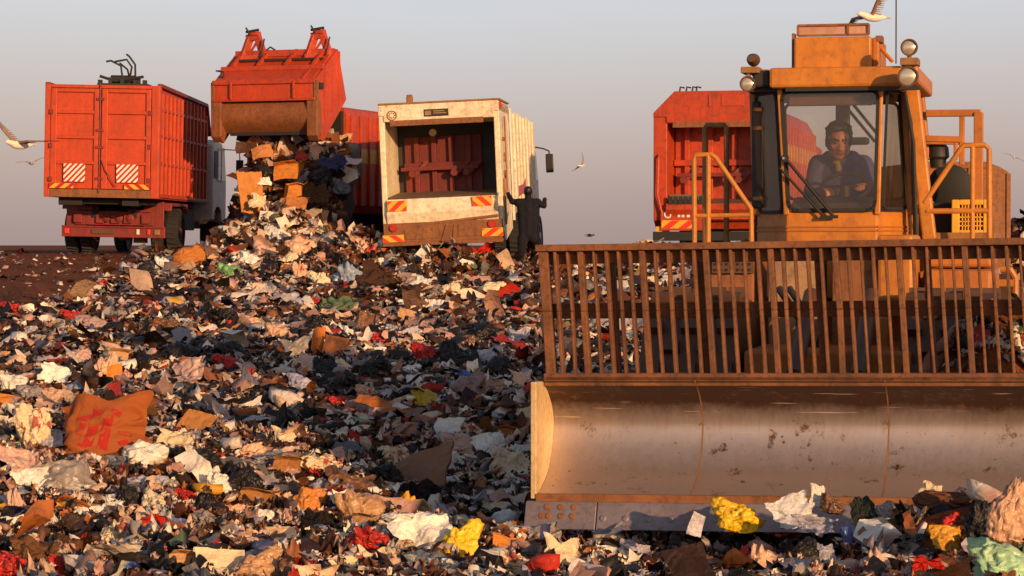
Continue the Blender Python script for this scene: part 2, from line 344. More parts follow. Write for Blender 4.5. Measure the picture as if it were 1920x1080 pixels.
def make_ground():
    rows = np.concatenate([np.linspace(-40, 6, 12)[:-1], np.geomspace(6, 58, 620), np.geomspace(58.5, 4000, 60)])
    us = np.linspace(-1, 1, 261); nx = len(us)
    wd = 0.34 * np.maximum(rows, 6) + 3 + np.where(rows > 58, (rows - 58) * .5, 0)
    X = wd[:, None] * us[None, :]; Y = np.repeat(rows[:, None], nx, 1); Z = G(X, Y)
    co = np.stack([X, Y, Z], -1).reshape(-1, 3)
    i = np.arange(len(rows) - 1)[:, None] * nx + np.arange(nx - 1)[None, :]
    fc = np.stack([i, i + 1, i + nx + 1, i + nx], -1).reshape(-1, 4)
    o = np_mesh('ground', co, fc, None)
    m, n, l, b, out = new_mat('dump_soil')
    v = mapped(n, l, (1, 1, 1)); n1 = tex_noise(n, l, v, 0.7, 8, .65); n2 = tex_noise(n, l, v, 6, 6, .7); n3 = tex_noise(n, l, v, 22, 4, .6)
    c = mixc(n, l, ramp(n, l, n1, .35, .7), (0.17, 0.045, 0.016), (0.26, 0.085, 0.03))
    c = mixc(n, l, ramp(n, l, n2, .45, .7), c, (0.055, 0.024, 0.014))
    c = mixc(n, l, ramp(n, l, n3, .66, .74), c, (0.34, 0.2, 0.13))
    l.new(c, b.inputs['Base Color']); b.inputs['Roughness'].default_value = .95; b.inputs['Specular IOR Level'].default_value = .1
    bp = n.new('ShaderNodeBump'); bp.inputs['Strength'].default_value = .8; bp.inputs['Distance'].default_value = .08
    l.new(n2, bp.inputs['Height']); l.new(bp.outputs[0], b.inputs['Normal'])
    o.data.materials.append(m); o['kind'] = 'structure'
    return o
def np_mesh(name, co, quads, tris, col=None, smooth=False):
    me = bpy.data.meshes.new(name); me.vertices.add(len(co)); me.vertices.foreach_set('co', np.ascontiguousarray(co, np.float32).ravel())
    q = quads if quads is not None else np.zeros((0, 4), int); t = tris if tris is not None else np.zeros((0, 3), int)
    nl = q.size + t.size; me.loops.add(nl); me.loops.foreach_set('vertex_index', np.concatenate([q.ravel(), t.ravel()]).astype(np.int32))
    me.polygons.add(len(q) + len(t))
    st = np.concatenate([np.arange(len(q)) * 4, q.size + np.arange(len(t)) * 3]).astype(np.int32)
    me.polygons.foreach_set('loop_start', st)
    if smooth: me.polygons.foreach_set('use_smooth', np.ones(len(q) + len(t), bool))
    if col is not None:
        a = me.attributes.new('col', 'FLOAT_COLOR', 'POINT'); a.data.foreach_set('color', np.ascontiguousarray(np.c_[col, np.ones(len(col))], np.float32).ravel())
    me.update(calc_edges=True); me.validate()
    o = bpy.data.objects.new(name, me); COL.objects.link(o)
    return o
make_ground()
# ------------------------------------------------------------ loose refuse
PAL = [((.012, .010, .009), 22), ((.04, .018, .010), 17), ((.10, .04, .02), 12), ((.22, .08, .03), 6), ((.42, .14, .035), 2.5), ((.78, .72, .64), 19), ((.66, .48, .35), 11),
       ((.48, .29, .24), 11), ((.32, .20, .16), 6), ((.36, .34, .38), 6), ((.42, .025, .016), 1.8), ((.06, .08, .2), 1), ((.12, .16, .08), .9), ((.7, .38, .03), .4), ((.17, .17, .18), 3)]
PC = np.array([p[0] for p in PAL]); PW = np.array([p[1] for p in PAL], float); PW /= PW.sum()
def nz3(p, s, seed): return noise.noise(Vector((p[0] * s + seed * 13.1, p[1] * s - seed * 7.7, p[2] * s + seed * 3.3)))
def grid_proto(nx, ny, amp, seed, asp=1.0):
    r = random.Random(seed); vs = []
    f1 = (r.uniform(0, 2 * PI), r.uniform(2.5, 5)); curl = r.uniform(-.5, .5)
    for j in range(ny):
        for i in range(nx):
            u, v = i / (nx - 1) - .5, j / (ny - 1) - .5
            edge = 1 + .34 * nz3((u * 3, v * 3, 0), 1.3, seed)
            if asp == 1.0: edge *= 1 - .3 * (2 * max(abs(u), abs(v))) * (min(abs(u), abs(v)) * 2) ** 1.5 + .35 * nz3((u, v, 2), 3.5, seed) + .3 * nz3((u, v, 6), 7, seed)
            z = amp * nz3((u, v, 0), 2.6, seed) * 1.3 + amp * .9 * (.3 - abs(nz3((u, v, 3), 4.2, seed + 1))) + (amp * .5 * nz3((u, v, 5), 9, seed + 2) if nx > 6 and asp == 1.0 else 0) + amp * .8 * (abs(((u * math.cos(f1[0]) + v * math.sin(f1[0])) * f1[1]) % 1 - .5) - .25) + curl * (u * u * 1.6) + curl * .6 * v * abs(v)
            vs.append((u * edge * asp + .1 * nz3((u, v, 5), 2, seed), v * edge + .1 * nz3((u, v, 9), 2, seed), z))
    q = [(j * nx + i, j * nx + i + 1, (j + 1) * nx + i + 1, (j + 1) * nx + i) for j in range(ny - 1) for i in range(nx - 1)]
    return np.array(vs), np.array(q), None
def ico(sub):
    bm = bmesh.new(); bmesh.ops.create_icosphere(bm, subdivisions=sub, radius=1)
    v = [tuple(x.co) for x in bm.verts]; f = [[x.index for x in t.verts] for t in bm.faces]; bm.free(); return v, np.array(f)
ICO = {k: ico(k) for k in (2, 3, 4, 5)}
def lump_proto(seed, sub=2):
    v, f = ICO[sub]; r = random.Random(seed); flat = r.uniform(.45, .9); res = []
    for p in v:
        d = 1 + .5 * nz3(p, 1.1, seed) + .8 * (.35 - abs(nz3(p, 2.1, seed + 4))) + .4 * nz3(p, 4, seed + 6)
        res.append((p[0] * d * .5, p[1] * d * .5, p[2] * d * .5 * flat))
    return np.array(res), None, f
def scatter(name, pos, nrm, size, tilt, up=0.0, palette_w=None, seed=0, tint=None, mix=(.66, .16, .18), res=5):
    """one mesh of crumpled scraps: pos (N,3), nrm (N,3), size (N)"""
    g = np.random.default_rng(seed); N = len(pos)
    protos = [grid_proto(res, res, .6, seed * 50 + k) for k in range(14)] + [grid_proto(9, 3, .5, seed * 50 + 20 + k, 2.2) for k in range(6)] + [lump_proto(seed * 50 + 30 + k) for k in range(10)]
    kind = g.choice(3, N, p=mix); pi = np.where(kind == 0, g.integers(0, 14, N), np.where(kind == 1, g.integers(14, 20, N), g.integers(20, 30, N)))
    col = PC[g.choice(len(PC), N, p=PW if palette_w is None else palette_w)] * np.array([1.02, .93, .87]) * g.uniform(.7, 1.2, (N, 1))
    if tint is not None: col = col * tint
    # frames
    n = nrm + g.normal(0, 1, (N, 3)) * tilt[:, None]; n /= np.linalg.norm(n, axis=1, keepdims=True)
    a = np.cross(n, g.normal(0, 1, (N, 3))); a /= np.linalg.norm(a, axis=1, keepdims=True); b = np.cross(n, a)
    sc = size[:, None] * np.c_[g.uniform(.8, 2.0, N), g.uniform(.6, 1.2, N), g.uniform(.5, 1.1, N)]
    V, Q, T, C = [], [], [], []; off = 0
    for k, (pv, q, t) in enumerate(protos):
        w = np.nonzero(pi == k)[0]
        if not len(w): continue
        loc = pv[None] * sc[w][:, None, :]
        co = pos[w][:, None, :] + loc[..., :1] * a[w][:, None] + loc[..., 1:2] * b[w][:, None] + loc[..., 2:] * n[w][:, None]
        m = len(pv); base = off + np.arange(len(w))[:, None, None] * m
        if q is not None: Q.append((q[None] + base).reshape(-1, 4))
        else: T.append((t[None] + base).reshape(-1, 3))
        c2 = PC[g.choice(len(PC), len(w), p=PW)] * .9; pr_ = (g.random(len(w)) < .3)[:, None] & ((pv[:, 0][None] * g.choice([-1, 1], (len(w), 1)) > g.uniform(-.1, .25, (len(w), 1))))
        V.append(co.reshape(-1, 3)); cc = np.where(pr_[..., None], c2[:, None, :], col[w][:, None, :]).reshape(-1, 3) * g.uniform(.85, 1.1, (len(w) * m, 1)); C.append(cc); off += len(w) * m
    o = np_mesh(name, np.concatenate(V), np.concatenate(Q) if Q else None, np.concatenate(T) if T else None, np.clip(np.concatenate(C), 0, .9), smooth=True)
    o.data.materials.append(M['litter']); o['kind'] = 'stuff'
    return o
def ground_normals(x, y):
    e = .05; gx = (G(x + e, y) - G(x - e, y)) / (2 * e); gy = (G(x, y + e) - G(x, y - e)) / (2 * e)
    n = np.c_[-gx, -gy, np.ones(len(x))]; return n / np.linalg.norm(n, axis=1, keepdims=True)
def make_litter():
    g = np.random.default_rng(5)
    parts = []
    for y0, y1, N, smin, smed in ((8.6, 16, 42000, .014, .036), (16, 29, 50000, .02, .05), (29, 54, 42000, .032, .07)):
        y = np.sqrt(g.uniform(y0 ** 2, y1 ** 2, N)); x = g.uniform(-1, 1, N) * (.232 * y + .8)
        s = np.clip(g.lognormal(math.log(smed), .55, N), smin, smed * 4)
        keep = g.uniform(0, 1, N) < np.maximum(trash_mask(x, y), .004); parts.append(np.c_[x, y, s][keep])
    p = np.concatenate(parts); x, y, s = p.T
    ok = np.ones(len(x), bool); zc = G(x, y) + s * .3; px = 960 + F * x / y; py = HOR + F * (EYE - zc) / y
    for hx, hy, o, _k, _c, w, h in HERO:
        ok &= ~((np.abs(px - hx) < w * .48) & (py > hy - h * .55) & (py < hy + h * .40) & (y < o.location.y + .12))
    x, y, s = x[ok], y[ok], s[ok]
    n = ground_normals(x, y)
    z = G(x, y) + s * .12 + np.abs(g.normal(0, 1, len(x))) * .022
    pos = np.c_[x, y, z]
    for sel, sd, rs, lab in ((y < 17.5, 1, 8, 'near litter of film, paper, card and rags filling the foreground'), (y >= 17.5, 9, 4, 'finer looking litter of film, paper and rags covering the slope up to the lorries')):
        o = scatter('loose_litter', pos[sel], n[sel], s[sel], np.full(int(sel.sum()), .33), seed=sd, res=rs)
        tag(o, lab, 'litter')
def make_specks():
    """small scraps on the bare soil at the left"""
    g = np.random.default_rng(8); N = 520
    y = g.uniform(30, 52, N); x = -g.uniform(.1, .225, N) * y; s = g.lognormal(math.log(.045), .5, N)
    o = scatter('scattered_litter', np.c_[x, y, G(x, y) + s * .1], ground_normals(x, y), s, np.full(N, .3), seed=2)
    tag(o, 'small pale scraps scattered over the bare reddish soil', 'litter')

# the load that has slid out of the tipping lorry: a steep face of refuse
def make_load(O, yaw):
    g = np.random.default_rng(21); N = 6500
    c, s_ = math.cos(yaw), math.sin(yaw)
    u = g.uniform(-.78, 1.75, N); v = g.uniform(0, 1, N)          # along the face, and from foot to top
    z = .25 + 2.2 * v
    lim_l = -.62 - .28 * (1 - v) ** 2; lim_r = 1.28 + .35 * (1 - v)
    keep = (u > lim_l) & (u < lim_r); u, v, z = u[keep], v[keep], z[keep]
    d = .75 - 1.5 * (1 - v) ** 1.5 + .13 * np.sin(u * 5 + z * 3) + .1 * np.sin(z * 7 - u * 4) + .35 * np.clip((u - .5) / 1, 0, 1) ** 2 + .3 * np.clip((-.3 - u) / .5, 0, 1)
    d = d + np.abs(g.normal(0, .05, len(u)))
    pos = np.c_[O[0] + u * c + d * s_, O[1] - u * s_ + d * c, O[2] + z]
    n = np.tile(np.array([[-.05, -.85, .45]]), (len(u), 1))
    size = np.clip(g.lognormal(math.log(.13), .5, len(u)), .06, .33)
    w = np.array([14, 11, 12, 14, 9, 13, 11, 8, 6, 5, 1.5, 2, 1, .8, 3], float); w /= w.sum()
    o = scatter('tipped_refuse', pos, n, size, np.full(len(u), .55), seed=3, palette_w=w)
    # the packed mass behind the scraps
    nu, nv = 40, 40; vs = []
    for j in range(nv):
        for i in range(nu):
            b = j / (nv - 1); a = (-.6 - .28 * (1 - b) ** 2) + (1.86 + .3 * (1 - b)) * i / (nu - 1); zz = .0 + 2.4 * b
            dd = .82 - 1.5 * (1 - b) ** 1.5 + .13 * math.sin(a * 5 + zz * 3) + .1 * math.sin(zz * 7 - a * 4) + .35 * max(0, (a - .5)) ** 2 + .3 * min(1, max(0, (-.3 - a) / .5)) + .12 * nz3((a, zz, 0), 4, 3)
            vs.append((O[0] + a * c + dd * s_, O[1] - a * s_ + dd * c, O[2] + zz))
    for j in range(nv):
        for i in (0, nu - 1):
            p = vs[j * nu + i]; vs.append((p[0] + s_ * 1.2, p[1] + c * 1.2, p[2]))
    q = [(j * nu + i, j * nu + i + 1, (j + 1) * nu + i + 1, (j + 1) * nu + i) for j in range(nv - 1) for i in range(nu - 1)]
    k0 = nu * nv
    for j in range(nv - 1): q += [(j * nu, (j + 1) * nu, k0 + 2 * j + 2, k0 + 2 * j), (j * nu + nu - 1, k0 + 2 * j + 1, k0 + 2 * j + 3, (j + 1) * nu + nu - 1)]
    top = [k0 + 2 * (nv - 1), k0 + 2 * (nv - 1) + 1, nv * nu - 1, (nv - 1) * nu]
    q += [tuple(top)]
    me = bpy.data.meshes.new('packed'); me.from_pydata(vs, [], q)
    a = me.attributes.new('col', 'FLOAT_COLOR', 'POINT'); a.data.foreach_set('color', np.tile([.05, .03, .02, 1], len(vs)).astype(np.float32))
    # join the packed mass into the same stuff object
    bm = bmesh.new(); bm.from_mesh(o.data); bm.from_mesh(me); bm.to_mesh(o.data); bm.free()
    tag(o, 'steep heap of packed refuse sliding from under the raised tailgate', 'refuse heap')
    # loose spill at its foot
    N = 3600; x = g.normal(O[0] + .6, 1.15, N); y = g.normal(49.8, .8, N); s = np.clip(g.lognormal(math.log(.13), .5, N), .05, .24)
    w = np.array([12, 9, 8, 8, 5, 20, 15, 12, 7, 6, 2.5, 2, 1.5, 1, 3], float); w /= w.sum()
    kk = (x > -6.1) | (y < 48.3); x, y, s = x[kk], y[kk], s[kk]; N = len(x)
    o2 = scatter('spilled_refuse', np.c_[x, y, G(x, y) + s * .3 + .03], ground_normals(x, y), s, np.full(N, .6), seed=4, palette_w=w)
    tag(o2, 'pale spill of bags and paper at the foot of the tipped load', 'refuse heap')
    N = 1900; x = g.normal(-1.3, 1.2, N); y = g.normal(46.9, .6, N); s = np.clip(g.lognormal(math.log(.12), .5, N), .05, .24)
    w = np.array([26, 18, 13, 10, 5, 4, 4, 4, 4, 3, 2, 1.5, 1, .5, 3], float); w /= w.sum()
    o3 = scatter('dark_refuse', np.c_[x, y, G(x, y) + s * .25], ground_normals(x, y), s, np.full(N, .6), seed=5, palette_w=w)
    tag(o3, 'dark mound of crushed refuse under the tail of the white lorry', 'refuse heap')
    N = 900; x = g.normal(8.3, .9, N); y = g.normal(39.6, 1.0, N); s = np.clip(g.lognormal(math.log(.13), .5, N), .05, .24)
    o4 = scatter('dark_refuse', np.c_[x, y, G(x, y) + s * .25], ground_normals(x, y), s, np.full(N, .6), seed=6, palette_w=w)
    tag(o4, 'dark mound of refuse at the far right beyond the compactor', 'refuse heap')
TIP_O, TIP_YAW = (-5.25, 52.0, 1.25), R(20)

# ------------------------------------------------------------ lorries
def ribs_side(mb, x, y0, y1, z0, z1, n, w=.07, d=.05):
    sg = 1 if x > 0 else -1
    for k in range(n):
        y = y0 + (y1 - y0) * (k + .5) / n
        mb.box(min(x, x + sg * d), max(x, x + sg * d), y - w / 2, y + w / 2, z0, z1)
def container_lorry():
    t = thing('container_lorry', 'orange red box container lorry at far left with closed ribbed rear doors and striped boards', 'lorry', (W(187, 0, 51).x, 51.0, 1.31), (0, R(1.2), -R(3.2)))
    HW, L, Z0, Z1 = 1.2, 5.9, 1.18, 3.52
    mb = MB(); mb.prism([(.06, Z0), (L, Z0), (L, 2.75), (L - .45, Z1 - .12), (.06, Z1)], -HW + .05, HW - .05)
    body = mb.build('container', M['red'], t, .01)
    for sx in (HW - .05, -HW + .05):
        r = MB(); ribs_side(r, sx, .3, L - .1, Z0 + .1, Z1 - .14, 13, .08, .05)
        sg = 1 if sx > 0 else -1
        for z in (1.24, 1.92, 2.5, 3.05):
            r.box(min(sx, sx + sg * .035), max(sx, sx + sg * .035), .1, L - .05, z - .03, z + .03)
        r.box(min(sx, sx + sg * .06), max(sx, sx + sg * .06), .02, .2, Z0, Z1)
        r.build('side_rib', M['red'], body, .006)
    tr = MB(); tr.bar((HW - .02, .1, Z1 + .01), (HW - .02, L - .45, Z1 - .1), .1, .08); tr.bar((-HW + .02, .1, Z1 + .01), (-HW + .02, L - .45, Z1 - .1), .1, .08)
    tr.bar((HW - .02, L - .45, Z1 - .1), (HW - .02, L, 2.75), .1, .08); tr.build('top_rail', M['dred'], body, .008)
    fr = MB(); fr.box(-HW, -HW + .12, -.02, .06, Z0, Z1); fr.box(HW - .16, HW, -.02, .06, Z0, Z1); fr.box(-HW + .12, HW - .16, -.02, .06, Z1 - .07, Z1); fr.build('rear_frame', M['red'], body, .01)
    si = MB(); si.box(-HW + .12, HW - .16, -.03, .06, Z0, Z0 + .17); si.build('rear_sill', M['rust'], body, .01)
    for x0, x1 in ((-HW + .13, -.06), (.0, HW - .17)):
        d = MB(); d.box(x0, x1, 0, .05, Z0 + .18, Z1 - .08)
        for a, b in ((x0, x0 + .13), (x1 - .1, x1)): d.box(a, b, -.05, 0, Z0 + .18, Z1 - .08)
        d.box(x0 + .13, x1 - .1, -.05, 0, Z1 - .16, Z1 - .08)
        for z in (1.90, 2.43, 2.95): d.box(x0 + .13, x1 - .1, -.045, 0, z - .035, z + .035)
        dd = d.build('door', M['red'], t, .012)
        for z in (1.5, 2.2, 2.9): MB().box(x0 - .02 if x0 < -.5 else x1 - .05, x0 + .05 if x0 < -.5 else x1 + .02, -.075, -.05, z, z + .1).build('hinge', M['dred'], dd)
    lk = MB(); lk.tube([(-.03, -.06, Z0 + .1), (-.03, -.06, Z1 + .02)], .018)
    for z in (1.55, 2.2, 2.55, 3.2): lk.box(-.1, .05, -.085, -.05, z, z + .05)
    lk.tube([(.0, -.07, 2.0), (.1, -.09, 1.75), (.3, -.08, 1.45), (.33, -.07, 1.42)], .012)
    lk.build('locking_bar', M['dred'], t)
    for cx in (-.55, .56):
        striped_board('warning_board', cx - .23, cx + .23, 1.5, 1.88, -.052, .115, .95, M['rd'], M['wht'], t)
    striped_board('hazard_strip', -1.08, -.56, 1.36, 1.47, -.054, .22, 1.2, M['rd'], M['yel'], t)
    striped_board('hazard_strip', .5, 1.03, 1.36, 1.47, -.054, .22, -1.2, M['rd'], M['yel'], t)
    # machinery and hoses on the roof
    g = MB(); g.box(-.15, .9, .15, .6, Z1, Z1 + .05)
    for x in (-.12, .1, .35, .62, .82): g.box(x - .03, x + .05, .2, .3, Z1 + .04, Z1 + random.uniform(.12, .24))
    g.lathe([(0, .09), (.5, .09)], (.1, .35, Z1 + .14), (1, 0, 0), 14); g.tube([(-.12, .25, Z1 + .2), (.2, .25, Z1 + .1), (.8, .25, Z1 + .2)], .03)
    for x in (.3, .45, .6): g.box(x, x + .09, .3, .5, Z1 + .04, Z1 + .2)
    gm = g.build('roof_winch', M['dark'], t)
    for pts in ([(.35, .3, .15), (.32, .25, .42), (.12, .2, .52), (.02, .2, .5)], [(.5, .3, .15), (.55, .25, .4), (.45, .2, .55), (.2, .2, .5)], [(.62, .3, .15), (.62, .25, .45), (.5, .2, .62), (.44, .2, .66)], [(.5, .35, .12), (.45, .3, .35), (.28, .3, .48)]):
        MB().tube([(x, y, Z1 + z) for x, y, z in pts], .022, 6).build('hose', M['rubber'], gm)
    # chassis
    c = MB()
    for x in (-.42, .42): c.box(x - .06, x + .06, 1.3, 8.6, .78, 1.05)
    c.box(-.9, .9, .4, 5.6, 1.05, 1.17); c.box(-.95, -.45, .25, .5, 1.02, 1.18); c.box(.4, .75, .2, .5, 1.02, 1.18); c.box(-1.0, 1.0, 1.7, 5.2, .55, 1.0)
    c.build('chassis', M['frame'], t, .01)
    cm = MB(); cm.box(-.86, .84, 1.35, 1.5, .62, .92)
    for x in (-.78, -.3, .02, .3, .68): cm.box(x - .09, x + .09, 1.28, 1.36, .66, .86)
    for x in (-.15, .12, .36): cm.lathe([(0, .085), (.03, .085), (.03, .05), (.06, .05)], (x, 1.27, .77), (0, -1, 0), 14)
    cm.box(.3, .8, 1.3, 1.4, .9, .96); cm.box(-.7, -.35, 1.3, 1.42, .93, 1.02); cm.build('tail_beam', M['dred'], t, .01)
    b = MB(); b.box(-1.1, 1.12, 1.2, 1.34, .36, .6); b.box(-1.1, 1.12, 1.17, 1.2, .56, .6); bo = b.build('bumper', M['dred'], t, .012)
    for x, w, m in ((-.98, .1, 'rd2'), (.96, .12, 'tan'), (-.2, .5, 'greys'), (.55, .06, 'wht'), (.78, .06, 'rd2')): MB().box(x - w / 2, x + w / 2, 1.16, 1.172, .43, .54).build('tail_lamp' if w < .2 else 'number_plate', M[m], bo, .004)
    for sx in (-1, 1):
        mg = MB(); mg.prism([(1.55, .95), (1.6, 1.12), (3.4, 1.12), (3.5, .9), (3.42, .9), (3.34, 1.05), (1.68, 1.05), (1.63, .95)], sx * .75 if sx > 0 else -1.18, 1.18 if sx > 0 else -.75)
        mg.box(.62 if sx > 0 else -1.05, 1.05 if sx > 0 else -.62, 1.4, 1.46, .56, 1.14); mg.build('mudguard', M['dred'], t, .01)
    for sx in (-1, 1):
        for dx in (.78, 1.1): wheel(t, (sx * dx, 2.45, .5), .5, .27, M['dred'])
        wheel(t, (sx * 1.02, 7.0, .5), .5, .28, M['dred'])
    ax = MB(); ax.tube([(-1, 2.45, .5), (1, 2.45, .5)], .08); ax.lathe([(-.22, .05), (-.15, .2), (.15, .2), (.22, .05)], (0, 2.45, .5), (0, 1, 0), 16)
    ax.box(.3, .55, 1.9, 2.2, .25, .45); ax.build('axle', M['rust2'], t)
    # cab
    cab = MB(); cab.prism([(6.25, .75), (6.25, 2.55), (6.4, 2.68), (7.75, 2.62), (8.05, 1.75), (8.1, .6), (7.55, .6), (7.45, 1.0), (7.2, 1.1), (6.75, 1.1), (6.55, .95), (6.5, .75)], -1.2, 1.22)
    co = cab.build('cab', M['creamw'], t, .03)
    for x, nm in ((1.222, 'side_window'), (-1.202, 'side_window')):
        MB().prism([(6.95, 1.75), (6.95, 2.45), (7.68, 2.42), (7.9, 1.75)], x, x + .012).build(nm, M['tglass'], co)
    MB().prism([(6.38, 1.78), (6.38, 2.42), (6.75, 2.42), (6.75, 1.78)], 1.222, 1.234).build('quarter_window', M['dark'], co)
    pp = MB()
    for y in (6.86, 7.3): pp.box(1.222, 1.245, y - .03, y + .03, 1.7, 2.5)
    pp.build('window_pillar', M['creamw'], co)
    MB().tube([(1.22, 7.6, 2.5), (1.62, 7.5, 2.48), (1.64, 7.5, 2.2)], .015, 6).build('mirror_arm', M['dark'], co)
    MB().box(1.55, 1.72, 7.46, 7.52, 1.85, 2.25).build('mirror', M['dark'], co, .01)
    MB().tube([(1.0, 6.2, 2.6), (1.0, 6.2, 2.95), (1.1, 7.0, 2.95), (1.1, 7.0, 2.65)], .02, 6).build('cab_rack', M['dark'], co)
    return t
container_lorry()

def side_body(t, paint_m, y0, y1, z0, z1, hw, n, band=None, round_top=.25, front_drop=.0):
    """ribbed refuse body: bowed sides, ribs, optional coloured band"""
    prof = [(-hw + .12, z0), (hw - .12, z0), (hw, z0 + .2), (hw, z1 - round_top), (hw - round_top * .4, z1 - round_top * .3), (hw - round_top, z1), (-hw + round_top, z1), (-hw + round_top * .4, z1 - round_top * .3), (-hw, z1 - round_top), (-hw, z0 + .2)]
    b = MB().prism(prof, y0, y1, 'y').build('body', paint_m, t, .01)
    for sx in (-hw, hw):
        r = MB(); ribs_side(r, sx, y0 + .05, y1, z0 + .16, z1 - round_top, n, (y1 - y0) / n * .5, .05); r.build('side_rib', paint_m, b, .01)
    if band:
        for sx in (-1, 1):
            g = MB(); k = (y1 - y0) / n
            for i in range(n):
                yc = y0 + .05 + (y1 - y0 - .05) * (i + .5) / n
                xa, xb = hw + .05, hw + .054
                g.box(min(sx * xa, sx * xb), max(sx * xa, sx * xb), yc - k * .25, yc + k * .25, band[0], band[1])
                xa, xb = hw, hw + .004
                g.box(min(sx * xa, sx * xb), max(sx * xa, sx * xb), yc + k * .25, yc + k * .75, band[0], band[1])
            g.build('painted_band', M['band'], b)
    return b
def running_gear(t, y_rear, y_front, rim='dred', L=8):
    c = MB()
    for x in (-.42, .42): c.box(x - .06, x + .06, .6, L, .7, .98)
    c.box(-.9, .9, .9, L - 2.2, .95, 1.06); c.build('chassis', M['frame'], t, .01)
    for sx in (-1, 1):
        for dx in (.76, 1.07): wheel(t, (sx * dx, y_rear, .5), .5, .26, M[rim])
        wheel(t, (sx * 1.02, y_front, .5), .5, .28, M[rim])
def lorry_cab(t, y0, mat, hw=1.2, top=2.75, mirrors=True):
    cab = MB(); cab.prism([(y0, .75), (y0, top - .12), (y0 + .15, top), (y0 + 1.4, top - .06), (y0 + 1.72, 1.75), (y0 + 1.78, .6), (y0 + 1.25, .6), (y0 + 1.1, 1.0), (y0 + .5, 1.0), (y0 + .3, .75)], -hw, hw)
    co = cab.build('cab', mat, t, .03)
    for x in (hw + .001, -hw - .013): MB().prism([(y0 + .6, 1.75), (y0 + .6, top - .2), (y0 + 1.32, top - .24), (y0 + 1.55, 1.75)], x, x + .012).build('side_window', M['tglass'], co)
    if mirrors:
        for sx in (-1, 1):
            MB().tube([(sx * hw, y0 + 1.3, top - .1), (sx * (hw + .18), y0 + 1.35, top - .14), (sx * (hw + .3), y0 + 1.4, top - .2), (sx * (hw + .3), y0 + 1.4, top - .3)], .018, 6).build('mirror_arm', M['dark'], co)
            MB().box(sx * (hw + .3) - .085, sx * (hw + .3) + .085, y0 + 1.38, y0 + 1.44, top - .68, top - .26).build('mirror', M['dark'], co, .02)
    return co
def rear_loader(label, loc, rot, pm, dims, chamfer, kind):
    """refuse lorry seen from its open tail"""
    t = thing('refuse_lorry', label, 'lorry', loc, rot)
    hw, ztop, zhead, zsill, zlow, jamb, ybody = dims
    # side plates of the hopper with the frame round the opening
    for sx in (-1, 1):
        zs = ztop - .02 - (chamfer if kind == 'red' else 0)
        prof = [(0, zsill + .02), (0, zs), (ybody, zs), (ybody, zlow + .25), (.35, zlow), (.02, zlow + .22)]
        a, b = (hw - jamb, hw) if sx > 0 else (-hw, -hw + jamb)
        s = MB().prism(prof, a, b); so = s.build('hopper_side', pm, t, .015)
        if kind == 'white' and sx > 0:
            k = MB()
            for z, y in ((2.35, .3), (2.05, .42), (1.95, .4), (1.7, .36), (1.62, .5)): k.box(hw, hw + .03, y, y + .22, z, z + .07)
            k.tube([(hw + .03, .2, 1.6), (hw + .03, .2, .7)], .025, 6); k.tube([(hw + .05, .45, ztop - .3), (hw + .05, .45, 1.2)], .02, 6)
            k.build('fitting', M['rust2'], so)
            MB().lathe([(0, .07), (.05, .07)], (hw - .02, .06, ztop - .1), (1, -.4, 0), 12).build('marker_lamp', M['rd'], so)
        if kind == 'red':
            MB().tube([(sx * (hw - .12), -.03, zhead - .62), (sx * (hw - .12), -.1, zhead - .68), (sx * (hw - .1), -.1, zsill + .2), (sx * (hw - .2), -.06, zsill - .25)], .025, 8).build('grab_rail', M['red'], so)
            MB().box(sx * (hw - .12) - .06, sx * (hw - .12) + .06, -.05, 0, zlow + .0, zlow + .1).build('tail_lamp', M['yel'], so)
    c = chamfer
    prof = [(-hw + jamb - .01, zhead), (hw - jamb + .01, zhead), (hw - jamb + .01, zhead + .12), (hw, zhead + .12), (hw, ztop - c), (hw - c, ztop), (-hw + c, ztop), (-hw, ztop - c), (-hw, zhead + .12), (-hw + jamb - .01, zhead + .12)]
    head = MB().prism(prof, -.03, ybody, 'y').build('header', pm, t, .012)
    tl = MB(); tl.box(-hw + jamb + .12, hw - jamb - .2, -.045, .01, zhead - .09, zhead + .02); tl.build('header_lip', M['rust'], head)
    if kind == 'white':
        e = MB(); e.box(-hw, hw + .02, -.05, ybody, ztop, ztop + .035); e.build('roof_edge', M['rust2'], head, .005)
        bd = MB().box(-.28, .2, -.045, -.03, ztop - .26, ztop - .12).build('name_plate', M['dark'], head)
        q = MB(); q.box(-.1, .16, -.05, -.044, ztop - .21, ztop - .19); q.box(-.1, .12, -.05, -.044, ztop - .17, ztop - .15); q.box(-.26, -.14, -.05, -.044, ztop - .235, ztop - .15); q.build('plate_mark', M['tan'], bd)
        ring = MB(); ring.tube([(-hw + .27 + .09 * math.cos(a), -.034, ztop - .21 + .09 * math.sin(a)) for a in np.linspace(0, 2 * PI, 25)], .013, 6)
        ro = ring.build('round_sticker', M['rust2'], head)
        s8 = MB()
        for a in range(8): s8.lathe([(0, .014), (.006, .014)], (-hw + .27 + .052 * math.cos(a * PI / 4), -.032, ztop - .21 + .052 * math.sin(a * PI / 4)), (0, -1, 0), 8)
        s8.build('sticker_mark', M['rust'], ro)
        bc = MB(); bc.box(-.66, -.54, .2, .32, ztop, ztop + .17); bc.box(-.65, -.55, .19, .33, ztop + .17, ztop + .2); bc.build('beacon', M['rust2'], head, .01)
    else:
        q = MB(); q.box(.1, .55, -.045, -.03, ztop - .3, ztop - .08); q.box(-.15, -.12, -.05, -.03, ztop - .3, ztop - .08); q.build('inspection_hatch', M['red'], head, .006)
        q = MB()
        for x in (-.75, -.62, -.5, -.42): q.tube([(x, .1, ztop - .02), (x + .02, .1, ztop + .09), (x + .1, .1, ztop + .07)], .02, 6)
        q.tube([(-.78, .1, ztop - .02), (-.78, .1, ztop - .35)], .02, 6); q.build('roof_pipework', M['dark'], head)
